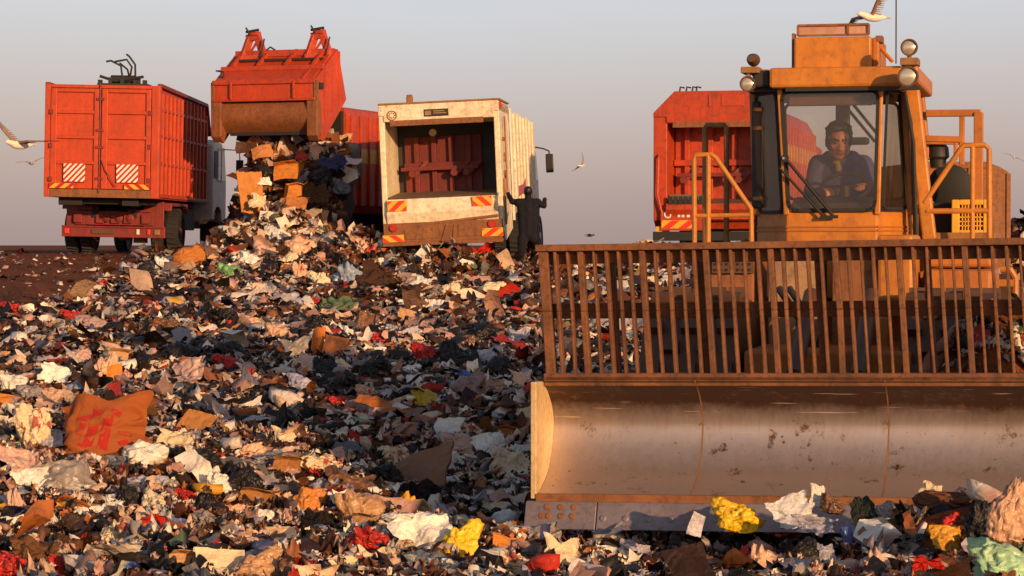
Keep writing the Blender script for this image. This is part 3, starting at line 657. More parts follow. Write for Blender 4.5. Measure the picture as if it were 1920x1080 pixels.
    # inside of the hopper
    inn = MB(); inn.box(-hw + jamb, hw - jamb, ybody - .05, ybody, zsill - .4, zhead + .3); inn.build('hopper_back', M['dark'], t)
    pk = MB(); y = ybody - .14
    xa, xb = (-hw + jamb + .15, hw - jamb - .45) if kind == 'white' else (-hw + jamb + .02, hw - jamb - .02)
    zt = zhead - .25 if kind == 'white' else zhead
    pk.box(xa, xb, y, y + .06, zsill - .1, zt)
    for x in np.linspace(xa + .25, xb - .25, 4): pk.box(x - .05, x + .05, y - .1, y, zsill - .1, zt)
    pk.box(xa, xb, y - .14, y, (zsill + zt) / 2 - .02, (zsill + zt) / 2 + .1); pk.build('packer_plate', M['red2'] if kind == 'red' else M['packer'], t, .01)
    arm = MB()
    for x in (-.75, .1, .35): arm.bar((x, ybody - .35, zsill + .45), (x + .3, ybody - .3, zsill + .75), .07); arm.lathe([(-.05, .07), (.05, .07)], (x, ybody - .4, zsill + .5), (0, 1, 0), 12)
    arm.bar((-hw + jamb + .1, ybody - .36, zsill + .6), (hw - jamb - .5, ybody - .36, zsill + .6), .07); arm.build('packer_arm', M['dred'] if kind == 'red' else M['packer'], t)
    fl = MB(); fl.prism([(-.02, zsill), (.06, zsill + .02), (ybody, zsill + .16), (ybody, zsill - .2), (.06, zsill - .06)], -hw + jamb, hw - jamb); fl.build('hopper_floor', M['hopperfloor'], t, .005)
    if kind == 'white':
        MB().lathe([(0, .03), (.04, .07), (.07, .075)], (-.28, ybody - .5, zhead - .2), (0, -1, .1), 14).build('work_lamp', M['lens'], t, smooth=True)
    else:
        q = MB(); q.box(-hw + jamb + .02, -.3, .12, .3, zsill - .02, zsill + .2); q.build('refuse_in_hopper', M['hopperfloor'], t)
    # tail below the sill
    tb = MB(); tb.prism([(-.03, zsill - .02), (-.08, zsill - .3), (.0, zlow + .35), (.2, zlow + .05), (.5, zlow + .05), (.5, zsill - .1)], -hw + jamb - .02, hw - jamb + .02)
    tbo = tb.build('tail_panel', pm, t, .012)
    if kind == 'white':
        striped_board('hazard_strip', -hw + .12, -hw + .5, zsill - .26, zsill - .05, -.09, .26, 1.1, M['yel'], M['rd2'], t)
        striped_board('hazard_strip', hw - .58, hw - .2, zsill - .22, zsill - .03, -.09, .26, -1.1, M['yel'], M['rd2'], t)
        striped_board('hazard_strip', -hw + .0, -hw + .42, zlow + .06, zlow + .2, -.1, .3, -1.4, M['yel'], M['rd2'], t)
        striped_board('hazard_strip', hw - .42, hw, zlow + .1, zlow + .26, -.1, .3, 1.4, M['yel'], M['rd2'], t)
        bb = MB(); bb.box(-hw + .02, hw - .02, -.088, .0, zlow + .05, zlow + .43); bb.box(-hw, hw, -.12, .1, zlow - .02, zlow + .05); bb.box(-.75, -.1, -.1, .06, zlow + .1, zlow + .3); bb.box(.3, 1.0, -.1, .06, zlow + .12, zlow + .36)
        bb.bar((-.8, -.07, zlow + .36), (1.1, -.07, zlow + .5), .05); bb.bar((-.02, -.08, zlow), (.1, -.08, zlow + .36), .07); bb.bar((.2, -.08, zlow), (.25, -.08, zlow + .36), .06)
        bb.build('bumper', M['rust'], t, .008)
        for sx in (-1, 1): MB().lathe([(0, .08), (.05, .07)], (sx * (hw - .22), -.09, zlow + .34), (0, -1, 0), 14).build('tail_lamp', M['rd'], tbo)
    else:
        striped_board('hazard_strip', -hw + .18, -hw + .85, zlow + .06, zlow + .22, -.09, .33, 1.3, M['yel'], M['rd2'], t)
        q = MB(); q.box(-hw + .16, -.1, -.085, -.04, zlow + .02, zlow + .42); q.build('marker_panel', M['red2'], tbo)
        q = MB(); q.tube([(-hw + .3 + .06 * math.cos(a), -.09, zlow + .33 + .06 * math.sin(a)) for a in np.linspace(0, 2 * PI, 19)], .016, 6)
        for x, w in ((-hw + .5, .05), (-hw + .58, .05), (-hw + .68, .06)): q.box(x, x + w, -.095, -.085, zlow + .28, zlow + .36)
        q.build('badge', M['wht'], tbo)
        q = MB(); q.prism([(-.1, zsill + .02), (-.16, zsill - .1), (-.02, zsill - .32), (.02, zsill)], -hw + jamb, hw - jamb); q.build('bin_lifter', M['red2'], t, .01)
        q = MB()
        for k in range(8): q.box(-hw + jamb + .05 + k * .1, -hw + jamb + .13 + k * .1, -.12, -.09, zsill - .0, zsill + .16)
        q.build('comb', M['dark'], t)
        MB().box(-hw, hw, -.06, .2, zlow - .18, zlow).build('bumper', M['dark'], t, .01)
    return t
wt = rear_loader('dirty white refuse lorry with an open empty hopper and worker beside it', (W(834, 0, 48).x, 48.0, 1.16), (0, -R(2.4), -R(6.5)), M['cream'], (1.19, 3.13, 2.80, 1.30, .38, .11, 1.6), .02, 'white')
b = side_body(wt, M['cream'], 1.75, 5.9, .95, 3.08, 1.22, 7, None, .12)
q = MB(); q.box(1.2, 1.236, 1.61, 1.74, .8, 3.05); q.build('tail_seal', M['creamw'], b)
q = MB(); q.prism([(2.2, 1.28), (3.6, 1.42), (3.6, 1.7), (3.1, 1.56), (2.2, 1.5)], 1.27, 1.276); q.build('red_flash', M['rd'], b)
running_gear(wt, 3.2, 7.4, 'creamw', 8.2); lorry_cab(wt, 6.0, M['creamw'], 1.12, 2.6)
rt = rear_loader('red refuse lorry behind the compactor cab with an empty red hopper and sloped shoulders', (W(1343, 0, 48).x, 48.0, 1.22), (0, 0, -R(13.5)), M['red2'], (1.25, 3.3, 2.68, 1.08, .55, .27, 1.0), .42, 'red')
side_body(rt, M['red2'], 1.02, 6.3, .95, 3.08, 1.2, 11, (1.98, 2.3), .4)
running_gear(rt, 3.2, 7.4, 'dred', 8.2); lorry_cab(rt, 6.4, M['red2'], 1.2, 2.5, False)

def tipping_lorry():
    t = thing('refuse_lorry', 'orange red refuse lorry ejecting its load under a raised tailgate', 'lorry', TIP_O, (0, 0, -TIP_YAW))
    hw = 1.2
    side_body(t, M['red2'], 1.62, 8.0, .95, 3.25, hw, 13, (2.05, 2.36), .18)
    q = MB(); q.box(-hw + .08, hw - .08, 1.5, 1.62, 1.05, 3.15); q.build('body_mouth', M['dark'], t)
    running_gear(t, 4.6, 8.6, 'dred', 9.8); lorry_cab(t, 8.1, M['red2'], 1.2, 2.6, False)
    # raised tailgate: two cheeks, a skin between them, a rusty hopper shell
    A, B, Cc, D, E = (0, 3.72), (1.16, 4.46), (1.6, 3.4), (.38, 2.44), (.02, 2.56)
    tg = None
    for sx in (-1, 1):
        a, b = (hw - .07, hw) if sx > 0 else (-hw, -hw + .07)
        o = MB().prism([A, B, Cc, D, E], a, b).build('tailgate_side', M['red'], t, .012)
        k = MB(); x = sx * (hw + .0)
        k.bar((x, .02, 3.72), (x, .04, 2.54), .09, .1); k.build('edge_post', M['rust'], o, .01)
        if sx > 0:
            rr = MB()
            for y in (.45, .85, 1.2): rr.bar((hw + .01, y, 2.75 + y * .42), (hw + .01, y, 3.75 + y * .55), .02, .05)
            rr.build('side_rib', M['red'], o)
    sk = MB(); sk.sheet([(-hw + .07, A[0], A[1]), (hw - .07, A[0], A[1]), (hw - .07, B[0], B[1]), (-hw + .07, B[0], B[1])], .05)
    sk.sheet([(-hw + .07, B[0], B[1]), (hw - .07, B[0], B[1]), (hw - .07, Cc[0], Cc[1]), (-hw + .07, Cc[0], Cc[1])], .05)
    sk.box(-hw + .07, hw - .07, -.01, .05, 3.33, 3.72)
    so = sk.build('tailgate_skin', M['red'], t, .01)
    bars = MB(); bars.box(-hw, hw, -.06, .06, 3.66, 3.76); bars.bar((-hw, .42, 4.03), (hw, .42, 4.03), .14, .1); bars.bar((-hw + .1, .95, 4.38), (hw - .1, .95, 4.38), .2, .14)
    bars.box(-hw, hw, -.05, .02, 3.3, 3.36)
    for x in (-.95, -.35, .3, .95): bars.bar((x, .42, 4.08), (x, 1.0, 4.44), .08)
    for x in (-.75, .72): bars.bar((x, -.06, 3.34), (x, -.06, 3.72), .05)
    bars.bar((.9, -.02, 3.75), (.9, .5, 4.05), .06); bars.build('tailgate_bar', M['red2'], t, .01)
    sl = MB(); sl.bar((-hw + .15, .7, 4.225), (hw - .15, .7, 4.225), .12, .05); sl.build('tailgate_slot', M['dark'], t)
    pts = []
    for k in range(9):
        a = k / 8; pts.append((.10 - .20 * math.sin(a * PI * .8) + .26 * a * a, 3.3 - .66 * a))
    back = [(y + .06, z) for y, z in reversed(pts)]
    sh = MB().prism([(y, z) for i, (y, z) in enumerate(pts)] + back, -hw + .07, hw - .07).build('hopper_shell', M['shell'], t, smooth=True)
    lip = MB(); lip.box(-hw + .3, hw - .2, .2, .32, 2.59, 2.66); lip.build('hopper_lip', M['dark'], sh)
    for sx in (-1, 1):
        h = MB(); h.prism([(-.03, 3.3), (-.03, 2.56), (.12, 2.44), (.24, 2.6), (.2, 3.3)], sx * hw - .04 - (.16 if sx > 0 else 0), sx * hw + .04 + (.16 if sx < 0 else 0)); h.build('hopper_horn', M['shell'], t, .02)
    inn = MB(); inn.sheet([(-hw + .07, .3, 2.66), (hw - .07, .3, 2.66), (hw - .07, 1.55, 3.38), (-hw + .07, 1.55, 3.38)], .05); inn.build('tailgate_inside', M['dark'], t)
    # hinge arms that stand above the raised tailgate
    for x in (-.72, .82):
        h = MB()
        h.bar((x - .2, .8, 4.2), (x - .1, 1.0, 4.72), .1, .16); h.bar((x + .25, 1.0, 4.3), (x + .08, 1.0, 4.78), .1, .16); h.bar((x - .16, .98, 4.72), (x + .16, 1.0, 4.8), .12, .16)
        h.bar((x - .24, .8, 4.25), (x + .3, .95, 4.32), .12, .16); h.box(x - .1, x + .14, .9, 1.06, 4.78, 4.86); h.bar((x - .1, .98, 4.4), (x + .12, .98, 4.7), .05)
        ho = h.build('hinge_arm', M['red2'], t, .012)
        k = MB(); k.bar((x - .14, .9, 4.86), (x + .16, .9, 4.9), .05); k.tube([(x - .02, .85, 4.8), (x - .12, .85, 4.95)], .02); k.tube([(x + .25, .8, 4.3), (x + .32, .85, 4.7)], .018); k.build('hose_clamp', M['dark'], ho)
    st = MB()
    for x in (-1.0, -1.06): st.tube([(x, .1, 3.72), (x, .1, 3.95), (x - .12, .1, 3.98)], .018)
    st.tube([(-.5, 1.1, 4.45), (-.38, 1.1, 4.54), (-.25, 1.1, 4.46)], .02); st.build('hydraulic_pipe', M['dark'], t)
    lt = MB(); lt.box(hw - .02, hw + .05, .1, .3, 3.55, 3.68); lt.build('side_lamp', M['dark'], t)
    return t
tipping_lorry()

def skip_box():
    Y = 38.0; x0, x1 = W(1730, 0, Y).x, W(1896, 0, Y).x; zt, zb = W(0, 303, Y).z, .9
    t = thing('skip_container', 'rust brown steel skip with a rounded shoulder standing behind the compactor rails', 'skip', (x0, Y, zb), (0, 0, R(6)))
    w, h = x1 - x0, zt - zb
    b = MB().prism([(0, 0), (w, 0), (w, h - .16), (w - .14, h - .08), (w - .36, h), (0, h)], 0, 3.2, 'y').build('skip_body', M['rust'], t, .02)
    q = MB(); q.box(0, w - .36, -.03, 0, h - .1, h - .02); q.box(w - .05, w + .02, -.03, 0, 0, h - .18)
    for x in (.35, .75): q.box(x - .04, x + .04, -.03, 0, 0, h - .1)
    q.build('skip_rib', M['rust'], b, .006)
    MB().box(.1, w - .1, .3, 2.9, -.16, 0).build('skid', M['frame'], t)
skip_box()
# ------------------------------------------------------------ landfill compactor
PSI = R(13); CO = Vector((1.545, 12.485, 0.0)); _c, _s = math.cos(PSI), math.sin(PSI)
def L(px, py, yl):
    """local point of the compactor (x right, y back, z up) seen at that pixel, at local depth yl"""
    k = (px - 960) / F
    xl = (k * (CO.y + yl * _c) - CO.x - yl * _s) / (_c + k * _s)
    Yw = CO.y - xl * _s + yl * _c
    return Vector((xl, yl, EYE - (py - HOR) / F * Yw))
comp = thing('landfill_compactor', 'yellow orange landfill compactor with a wide steel blade and rusty barred rack', 'compactor', CO, (0, 0, -PSI))
def make_blade():
    W2, WR = 1.4, 1.66
    pr = [(-.24, .215), (-.12, .25), (.03, .31), (.12, .40), (.175, .50), (.18, .58), (.135, .66), (.035, .735), (-.09, .795)]
    # smooth the profile
    P = []
    for i in range(len(pr) - 1):
        for k in range(4):
            t = k / 4; p0 = pr[max(i - 1, 0)]; p1 = pr[i]; p2 = pr[i + 1]; p3 = pr[min(i + 2, len(pr) - 1)]
            P.append(tuple(.5 * (2 * p1[j] + (p2[j] - p0[j]) * t + (2 * p0[j] - 5 * p1[j] + 4 * p2[j] - p3[j]) * t * t + (3 * p1[j] - p0[j] - 3 * p2[j] + p3[j]) * t ** 3) for j in (0, 1)))
    P.append(pr[-1])
    back = [(y + .035, z) for y, z in reversed(P)]
    seams = [-W2, L(1308, 800, 0).x, L(1662, 800, 0).x, WR]
    bl = None
    roll = .012
    for i in range(3):
        a, b = seams[i] + (.004 if i else .0), seams[i + 1] - .004
        n = len(P); mb = MB().prism(P + back, a, b)
        mb.v = [(x, y, z + (x + W2) * roll) for x, y, z in mb.v]
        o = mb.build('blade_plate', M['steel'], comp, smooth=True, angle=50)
    for x in seams[1:3]:
        sm = MB()
        for i in range(len(P) - 1): sm.bar((x, P[i][0] + .006, P[i][1] + (x + W2) * roll), (x, P[i + 1][0] + .006, P[i + 1][1] + (x + W2) * roll), .006, .008)
        sm.build('weld_seam', M['rust2'], comp)
    # end plates: front edge straight, rear edge along the curve
    for sx in (-1, 1):
        e = MB().prism([(-.25, .2), (-.25, .80)] + [(y - .0, z) for y, z in reversed(P)], -W2 - .03 if sx < 0 else WR, -W2 if sx < 0 else WR + .03)
        e.v = [(x, y, z + (x + W2) * roll) for x, y, z in e.v]; e.build('blade_end_plate', M['cream_steel'], comp, .004)
    bk = MB(); bk.box(-W2 + .1, W2 - .1, .28, .38, .3, .42); bk.box(-W2 + .1, W2 - .1, .28, .38, .6, .7)
    for x in (-1.0, -.4, .4, 1.0): bk.box(x - .04, x + .04, .27, .40, .25, .74)
    bk.build('blade_stiffener', M['rust'], comp, .008)
    # rust strip and cutting edge with bolts
    rs = MB().bar((-W2, -.245, .205), (WR, -.245, .205 + (W2 + WR) * roll), .03, .045); rs.build('weld_strip', M['rust'], comp)
    ce = MB(); y0, z0, y1, z1 = -.27, .19, -.33, .055
    for a, b in ((-W2 - .05, -1.08), (-1.075, WR)):
        zz = lambda x, z: z + (x + W2) * roll
        q = MB(); q.add([(a, y0, zz(a, z0)), (b, y0, zz(b, z0)), (b, y1, zz(b, z1)), (a, y1, zz(a, z1)), (a, y0 + .03, zz(a, z0)), (b, y0 + .03, zz(b, z0)), (b, y1 + .03, zz(b, z1)), (a, y1 + .03, zz(a, z1))],
                        [(0, 3, 2, 1), (4, 5, 6, 7), (0, 1, 5, 4), (1, 2, 6, 5), (2, 3, 7, 6), (3, 0, 4, 7)])
        o = q.build('cutting_edge', M['edge'], comp, .004)
        nn = (0, -.92, .4)
        if b < 0:
            spots = [(-1.335, .8), (-1.265, .8), (-1.195, .8), (-1.36, .48), (-1.325, .48), (-1.26, .48), (-1.2, .48)]
        else: spots = [(-1.04 + .115 * k, .42) for k in range(20)]
        for x, f in spots:
            bo = MB(); bo.lathe([(-.004, .017), (.004, .017), (.006, .011)], (x, y1 + (y0 - y1) * f - .001, zz(x, z1 + (z0 - z1) * f)), nn, 12)
            bo.build('bolt', M['rust'] if b < 0 else M['edge'], o)
    # trash rack
    rk = MB(); zt, zb, zm = 1.485, .815, 1.155; yr = -.03; lean = -.045
    def bx(x, z): return x + lean * (z - zb) / (zt - zb)
    def rz(x, z): return z + (x + W2) * roll * (1.0 if z < 1 else 1.2)
    def rail(z, y, w, h): rk.bar((bx(-W2, z), y, rz(-W2, z)), (bx(WR, z), y, rz(WR, z)), w, h)
    rail(zt, yr, .10, .035); rail(zt - .05, yr + .04, .04, .07); rail(zb, yr, .09, .04); rail(zb - .02, yr - .02, .05, .05); rail(zm, yr + .05, .03, .08)
    x = -W2 + .02; k = 0
    n = 46; step = (W2 + WR - .05) / n
    for k in range(n + 1):
        x = -W2 + .035 + k * step + .005 * math.sin(k * 5.3); bend = .008 * math.sin(k * 3.9) if k % 7 == 2 else 0; th = .015 + .003 * math.sin(k * 2.7) if k % 5 != 3 else .03
        if k == 0: th = .05
        rk.bar((bx(x, zb + .01), yr, rz(x, zb + .01)), (bx(x, zt - .02), yr, rz(x, zt - .02)), th, .10, up=(1, 0, 0)) if False else (rk.bar((bx(x, zb + .01), yr, rz(x, zb + .01)), (bx(x, zm) + bend, yr - abs(bend), rz(x, zm)), th, .06, up=(0, 1, 0)), rk.bar((bx(x, zm) + bend, yr - abs(bend), rz(x, zm)), (bx(x, zt - .02), yr, rz(x, zt - .02)), th, .06, up=(0, 1, 0)))
        rk.box(bx(x, zm) + .012, bx(x, zm) + step - .03, yr + .01, yr + .03, rz(x, zm) - .028, rz(x, zm) + .022) if False else None
    for x in (-1.02, -.55, .05, .6, 1.1): rk.bar((x, yr + .05, rz(x, .78)), (x + lean, yr + .06, rz(x, zt - .02)), .035, .05, up=(0, 1, 0))
    rk.build('trash_rack', M['rack'], comp, .004)
M['cream_steel'] = paint('bright_worn_steel', (0.7, 0.5, 0.26), 0.5, dirt=(0.3, 0.12, 0.04), dirt_amt=0.6, metal=0.15, scale=4, streak=False)
make_blade()

def steel_wheel(c, r, w):
    x, y, z = c; hw = w / 2
    o = MB().lathe([(-hw, r * .55), (-hw, r * .88), (-hw + .03, r * .9), (hw - .03, r * .9), (hw, r * .88), (hw, r * .55)], c, (1, 0, 0), 36).build('drum_wheel', M['greys'], comp, smooth=True)
    k = MB()
    for i in range(5):
        xx = x - hw + .07 + (w - .14) * i / 4
        for j in range(13):
            a = 2 * PI * (j + .5 * (i % 2)) / 13; u = Vector((0, math.cos(a), math.sin(a)))
            k.bar(Vector((xx, y, z)) + u * r * .87, Vector((xx, y, z)) + u * r * 1.0, .07, .1, up=(1, 0, 0))
    k.build('cleat', M['greys'], o)
    MB().lathe([(-hw * .7, r * .58), (-hw * .5, r * .2), (-hw * .9, r * .18), (hw * .9, r * .18), (hw * .5, r * .2), (hw * .7, r * .58)], c, (1, 0, 0), 24).build('wheel_hub', M['rust2'], o, smooth=True)
def make_body():
    g0 = .12
    for x in (-.72, .72):
        steel_wheel((x - .1, 1.55, g0 + .56), .58, .55); steel_wheel((x - .1, 4.2, g0 + .6), .62, .6)
    # push arms and lift rams
    for x in (-.62, .5):
        MB().bar((x, .32, .5), (x, 1.7, .62), .12, .16).build('push_arm', M['rust2'], comp, .01)
    for x in (-.18, .16):
        rm = MB(); rm.tube([(x, .6, .8), (x, 1.5, 1.22)], .045, 12); ro = rm.build('lift_ram', M['greys'], comp, smooth=True)
        MB().tube([(x, .32, .66), (x, .62, .81)], .025, 10).build('ram_rod', M['chrome'], ro, smooth=True)
    # front frame, nose plates and hoses as seen between the bars
    f = MB(); f.box(-.5, .42, 1.0, 2.6, .45, .92); f.build('front_frame', M['orange2'], comp, .02)
    pa = MB(); p0, p1 = L(1440, 690, 2.0), L(1545, 470, 2.0); pa.box(p0.x, p1.x, 2.0, 2.2, .9, p1.z); pa.build('nose_plate', M['tan'], comp, .015)
    p0, p1 = L(1560, 690, 1.9), L(1643, 470, 1.9); MB().box(p0.x, p1.x, 1.9, 2.3, .8, p1.z).build('pedestal', M['rust'], comp, .015)
    p0, p1 = L(1645, 565, 1.8), L(1712, 440, 1.8); MB().box(p0.x, p1.x, 1.8, 2.5, p0.z, p1.z).build('tank_panel', M['orange'], comp, .02)
    p0, p1 = L(1648, 690, 1.78), L(1668, 595, 1.78); MB().box(p0.x, p1.x, 1.78, 1.9, p0.z, p1.z).build('step_plate', M['orange2'], comp, .01)
    p0, p1 = L(1733, 640, 2.2), L(1862, 505, 2.2); fp = MB().box(p0.x, p1.x, 2.2, 3.4, p0.z, p1.z); fo = fp.build('fuel_tank', M['orange2'], comp, .03)
    p2, p3 = L(1735, 500, 2.35), L(1860, 462, 2.35); q = MB(); q.box(p2.x, p3.x, 2.35, 3.4, p1.z + .01, p3.z); q.build('fender', M['orange2'], comp, .02)
    hs = MB(); a = L(1875, 505, 2.3); hs.tube([a, a + Vector((.06, 0, .0)), a + Vector((.09, 0, -.05)), a + Vector((.09, 0, -.2))], .02, 8); hs.box(a.x - .02, a.x + .08, 2.25, 2.35, a.z - .1, a.z - .06); hs.build('grab_handle', M['orange'], comp)
    # left fender with a perforated lamp box
    p0, p1 = L(1318, 700, 2.1), L(1425, 468, 2.1); q = MB(); q.box(p0.x, p1.x - .03, 2.1, 2.7, .7, p1.z); lf = q.build('fender', M['rust'], comp, .02)
    pb, pc = L(1336, 512, 2.08), L(1412, 478, 2.08); q = MB(); q.box(pb.x, pc.x, 2.06, 2.1, pb.z, pc.z); lb = q.build('vent_panel', M['greys'], comp)
    q = MB()
    for i in range(7):
        for j in range(3): q.lathe([(0, .009), (.006, .009)], (pb.x + .02 + (pc.x - pb.x - .04) * i / 6, 2.06, pb.z + .02 + (pc.z - pb.z - .04) * j / 2), (0, -1, 0), 8)
    q.build('vent_hole', M['frame'], lb)
    hz = MB(); a, b, c = L(1460, 540, 1.7), L(1500, 600, 1.6), L(1490, 680, 1.5)
    hz.tube([a, b, c], .022, 8); hz.tube([a + Vector((.06, 0, 0)), b + Vector((.05, 0, .02)), c + Vector((.07, 0, 0))], .02, 8); hz.tube([L(1530, 560, 1.7), L(1545, 620, 1.5), L(1520, 690, 1.4)], .02, 8); hz.build('hydraulic_hose', M['rubber'], comp, smooth=True)
    # chassis and engine hood behind the cab
    e = MB(); e.box(-.62, .52, 2.5, 5.4, .6, 1.15); e.build('rear_frame', M['orange2'], comp, .03)
    h = MB(); a = L(1760, 440, 4.2); h.prism([(4.3, 1.15), (4.3, 1.62), (4.5, 1.7), (5.9, 1.62), (6.0, 1.15)], -.6, .5); h.build('engine_hood', M['orange2'], comp, .03)
    # grilled box at the right
    p0, p1 = L(1784, 440, 3.6), L(1852, 374, 3.6); q = MB()
    q.box(p0.x, p0.x + .05, 3.6, 3.9, p0.z, p1.z); q.box(p1.x - .03, p1.x, 3.6, 3.9, p0.z, p1.z); q.box(p0.x + .05, p1.x - .03, 3.6, 3.9, p1.z - .035, p1.z); q.box(p0.x + .05, p1.x - .03, 3.6, 3.9, p0.z, p0.z + .03)
    go = q.build('grille_frame', M['yellow'], comp, .006)
    q = MB(); q.box(p0.x + .05, p1.x - .03, 3.68, 3.85, p0.z + .03, p1.z - .035); q.build('cooler_core', M['frame'], go)
    q = MB()
    for i in range(1, 8): x = p0.x + .05 + (p1.x - p0.x - .08) * i / 8; q.bar((x, 3.61, p0.z + .03), (x, 3.61, p1.z - .03), .008)
    for i in range(1, 6): z = p0.z + .03 + (p1.z - p0.z - .06) * i / 6; q.bar((p0.x + .05, 3.61, z), (p1.x - .03, 3.61, z), .008)
    q.build('grille_mesh', M['yellow'], go)
    p0, p1 = L(1745, 440, 3.8), L(1784, 380, 3.8); MB().box(p0.x, p1.x, 3.8, 4.2, p0.z, p1.z).build('battery_box', M['frame'], comp, .01)
    a = L(1782, 350, 4.4); MB().lathe([(-.14, .1), (-.12, .15), (.1, .15), (.14, .1)], a, (0, 1, 0), 20).build('black_drum', M['frame'], comp, smooth=True)  # plain black drum behind the right rail
    p0, p1 = L(1752, 455, 3.3), L(1868, 436, 3.3); MB().box(p0.x, p1.x, 3.2, 4.2, p0.z - .05, p1.z).build('deck', M['rust2'], comp, .01)
    a = L(1758, 300, 4.0); MB().lathe([(-.05, .05), (0, .055), (.02, .075), (.08, .07), (.12, .04), (.135, .01)], a, (0, 0, 1), 18).build('air_intake_bowl', M['dark'], comp, smooth=True)
make_body()
def T(pts, r, name, mat, parent=None, n=10): return MB().tube(pts, r, n).build(name, mat, parent or comp, smooth=True)
def make_cab():
    yf = 2.7
    # floor, walls below the panes: octagonal plan
    def X(px, yl, py=300): return L(px, py, yl).x
    zsill = L(1556, 397, yf).z; zbot = L(1556, 560, yf).z; ztop = L(1556, 172, yf).z; zbeam0 = L(1556, 166, yf).z; zbeam1 = L(1556, 128, yf).z
    xl, xr = X(1475, yf), X(1645, yf)                 # front panel edges at the sill
    yb, yc = 3.0, 4.0
    xl2, xr2 = X(1420, yb), X(1706, yb)
    plan = [(xl, yf), (xr, yf), (xr2, yb), (xr2, yc), (xl2, yc), (xl2, yb)]
    low = MB(); low.prism(plan, zbot, zsill, 'z'); cabo = low.build('cab', M['orange'], comp, .012)
    q = MB(); zz = L(1556, 425, yf).z
    for z in (zz, L(1556, 432, yf).z):
        for (x0, y0), (x1, y1) in ((plan[5], plan[0]), (plan[0], plan[1]), (plan[1], plan[2])): q.bar((x0, y0 - .004, z), (x1, y1 - .004, z), .012, .012)
    q.build('panel_crease', M['orange2'], cabo)
    # pillars (outline leans outwards towards the top)
    tl, trr = X(1462, yf, 180), X(1650, yf, 180)
    tl2, tr2 = X(1412, yb, 180), X(1692, yb, 180)
    for (a, b, c, d, w) in ((xl, yf, tl, yf, .035), (xr, yf, trr, yf, .035), (xr2, yb, tr2, yb, .05), (xl2, yb, tl2, yb, .05), (xr2 - .02, yc, tr2, yc, .06), (xl2 + .02, yc, tl2, yc, .06)):
        MB().bar((a, b, zsill - .02), (c, d, ztop + .02), w, w).build('cab_pillar', M['orange'], cabo, .008)
    # windscreen and corner panes with black rubber gaskets
    def pane(name, pts, mat, gask=.022):
        o = MB().sheet(pts, .006).build(name, mat, cabo)
        g = MB(); n = len(pts)
        for i in range(n): g.bar(pts[i], pts[(i + 1) % n], gask, gask)
        for p in pts: g.lathe([(-gask * .5, gask * .5), (gask * .5, gask * .5)], p, (0, 1, 0), 10)
        g.build('gasket', M['rubber'], o); return o
    def rounded(x0, x1, x2, x3, z0, z1, y0, y1, r=.05):
        """pane outline: bottom x0..x1, top x2..x3, corners cut round"""
        c = [Vector((x0, y0, z0)), Vector((x1, y1, z0)), Vector((x3, y1, z1)), Vector((x2, y0, z1))]; res = []
        for i in range(4):
            p, a, b = c[i], c[i - 1], c[(i + 1) % 4]; u, v = (a - p).normalized() * r, (b - p).normalized() * r
            for t in (0, .33, .67, 1): res.append(p + u * (1 - t) ** 2 + v * t ** 2)
        return res
    pane('windscreen', rounded(xl + .015, xr - .015, tl + .012, trr - .012, zsill + .01, ztop, yf - .012, yf - .012), M['glass'])
    pane('corner_window', rounded(xr + .03, xr2 - .02, trr + .04, tr2 - .02, zsill + .02, ztop, yf + .02, yb - .03, .04), M['dglass'], .016)
    pane('corner_window', rounded(xl2 + .02, xl - .03, tl2 + .02, tl - .03, zsill + .0, ztop, yb - .03, yf + .02, .04), M['dglass'], .02)
    pane('side_window', [Vector((xr2, yb + .06, zsill + .05)), Vector((xr2, yc - .08, zsill + .05)), Vector((tr2, yc - .08, ztop)), Vector((tr2, yb + .06, ztop))], M['glass'], .014)
    pane('rear_window', rounded(xl2 + .08, xr2 - .1, tl2 + .08, tr2 - .1, zsill + .1, ztop - .0, yc, yc, .05), M['glass'], .02)
    q = MB(); q.box(xl2, xl2 + .03, yb + .05, yc, zsill, ztop); q.build('cab_door', M['dark'], cabo, .01)
    q = MB(); x = X(1418, yb - .05, 300); q.box(x - .03, x + .045, yb - .06, yb - .03, L(1556, 390, yb).z, L(1556, 190, yb).z); do = q.build('door_frame', M['dark'], cabo, .01)
    for py in (240, 205, 372): z = L(1556, py, yb).z; MB().box(x - .02, x + .035, yb - .075, yb - .06, z - .012, z + .012).build('hinge', M['rust2'], do)
    # headlining / sun visor, red and yellow lamps on it
    v = MB(); v.box(tl + .05, trr - .05, yf + .03, yf + .06, L(1556, 198, yf).z, ztop - .01); v.build('sun_visor', M['dark2'], cabo, .01)
    ceil = MB(); ceil.box(tl2, tr2, yf + .02, yc, ztop + .005, ztop + .03); ceil.build('headlining', M['dark'], cabo)
    # seat, rear post, controls
    s = MB(); a = L(1580, 330, 3.62); s.box(a.x - .2, a.x + .2, 3.6, 3.72, .95 + .2, a.z + .1); s.box(a.x - .22, a.x + .22, 3.2, 3.62, 1.12, 1.24); so = s.build('seat', M['rubber'], cabo, .03)
    b0, b1 = L(1592, 262, 3.64), L(1592, 190, 3.64); MB().box(a.x - .05, a.x + .04, 3.63, 3.7, a.z + .1, b1.z + .05).build('headrest_post', M['dark'], so, .01)
    MB().box(a.x - .02, a.x + .17, 3.6, 3.68, L(1556, 272, 3.62).z, L(1556, 258, 3.62).z).build('headrest', M['rubber'], so, .02)
    dk = MB(); d0, d1 = L(1487, 397, 2.9), L(1640, 372, 2.9); dk.prism([(2.78, zsill - .02), (2.78, zsill + .06), (2.95, zsill + .1), (3.05, zsill + .04), (3.05, zsill - .02)], d0.x, d1.x); dk.build('dashboard', M['dark'], cabo, .02)
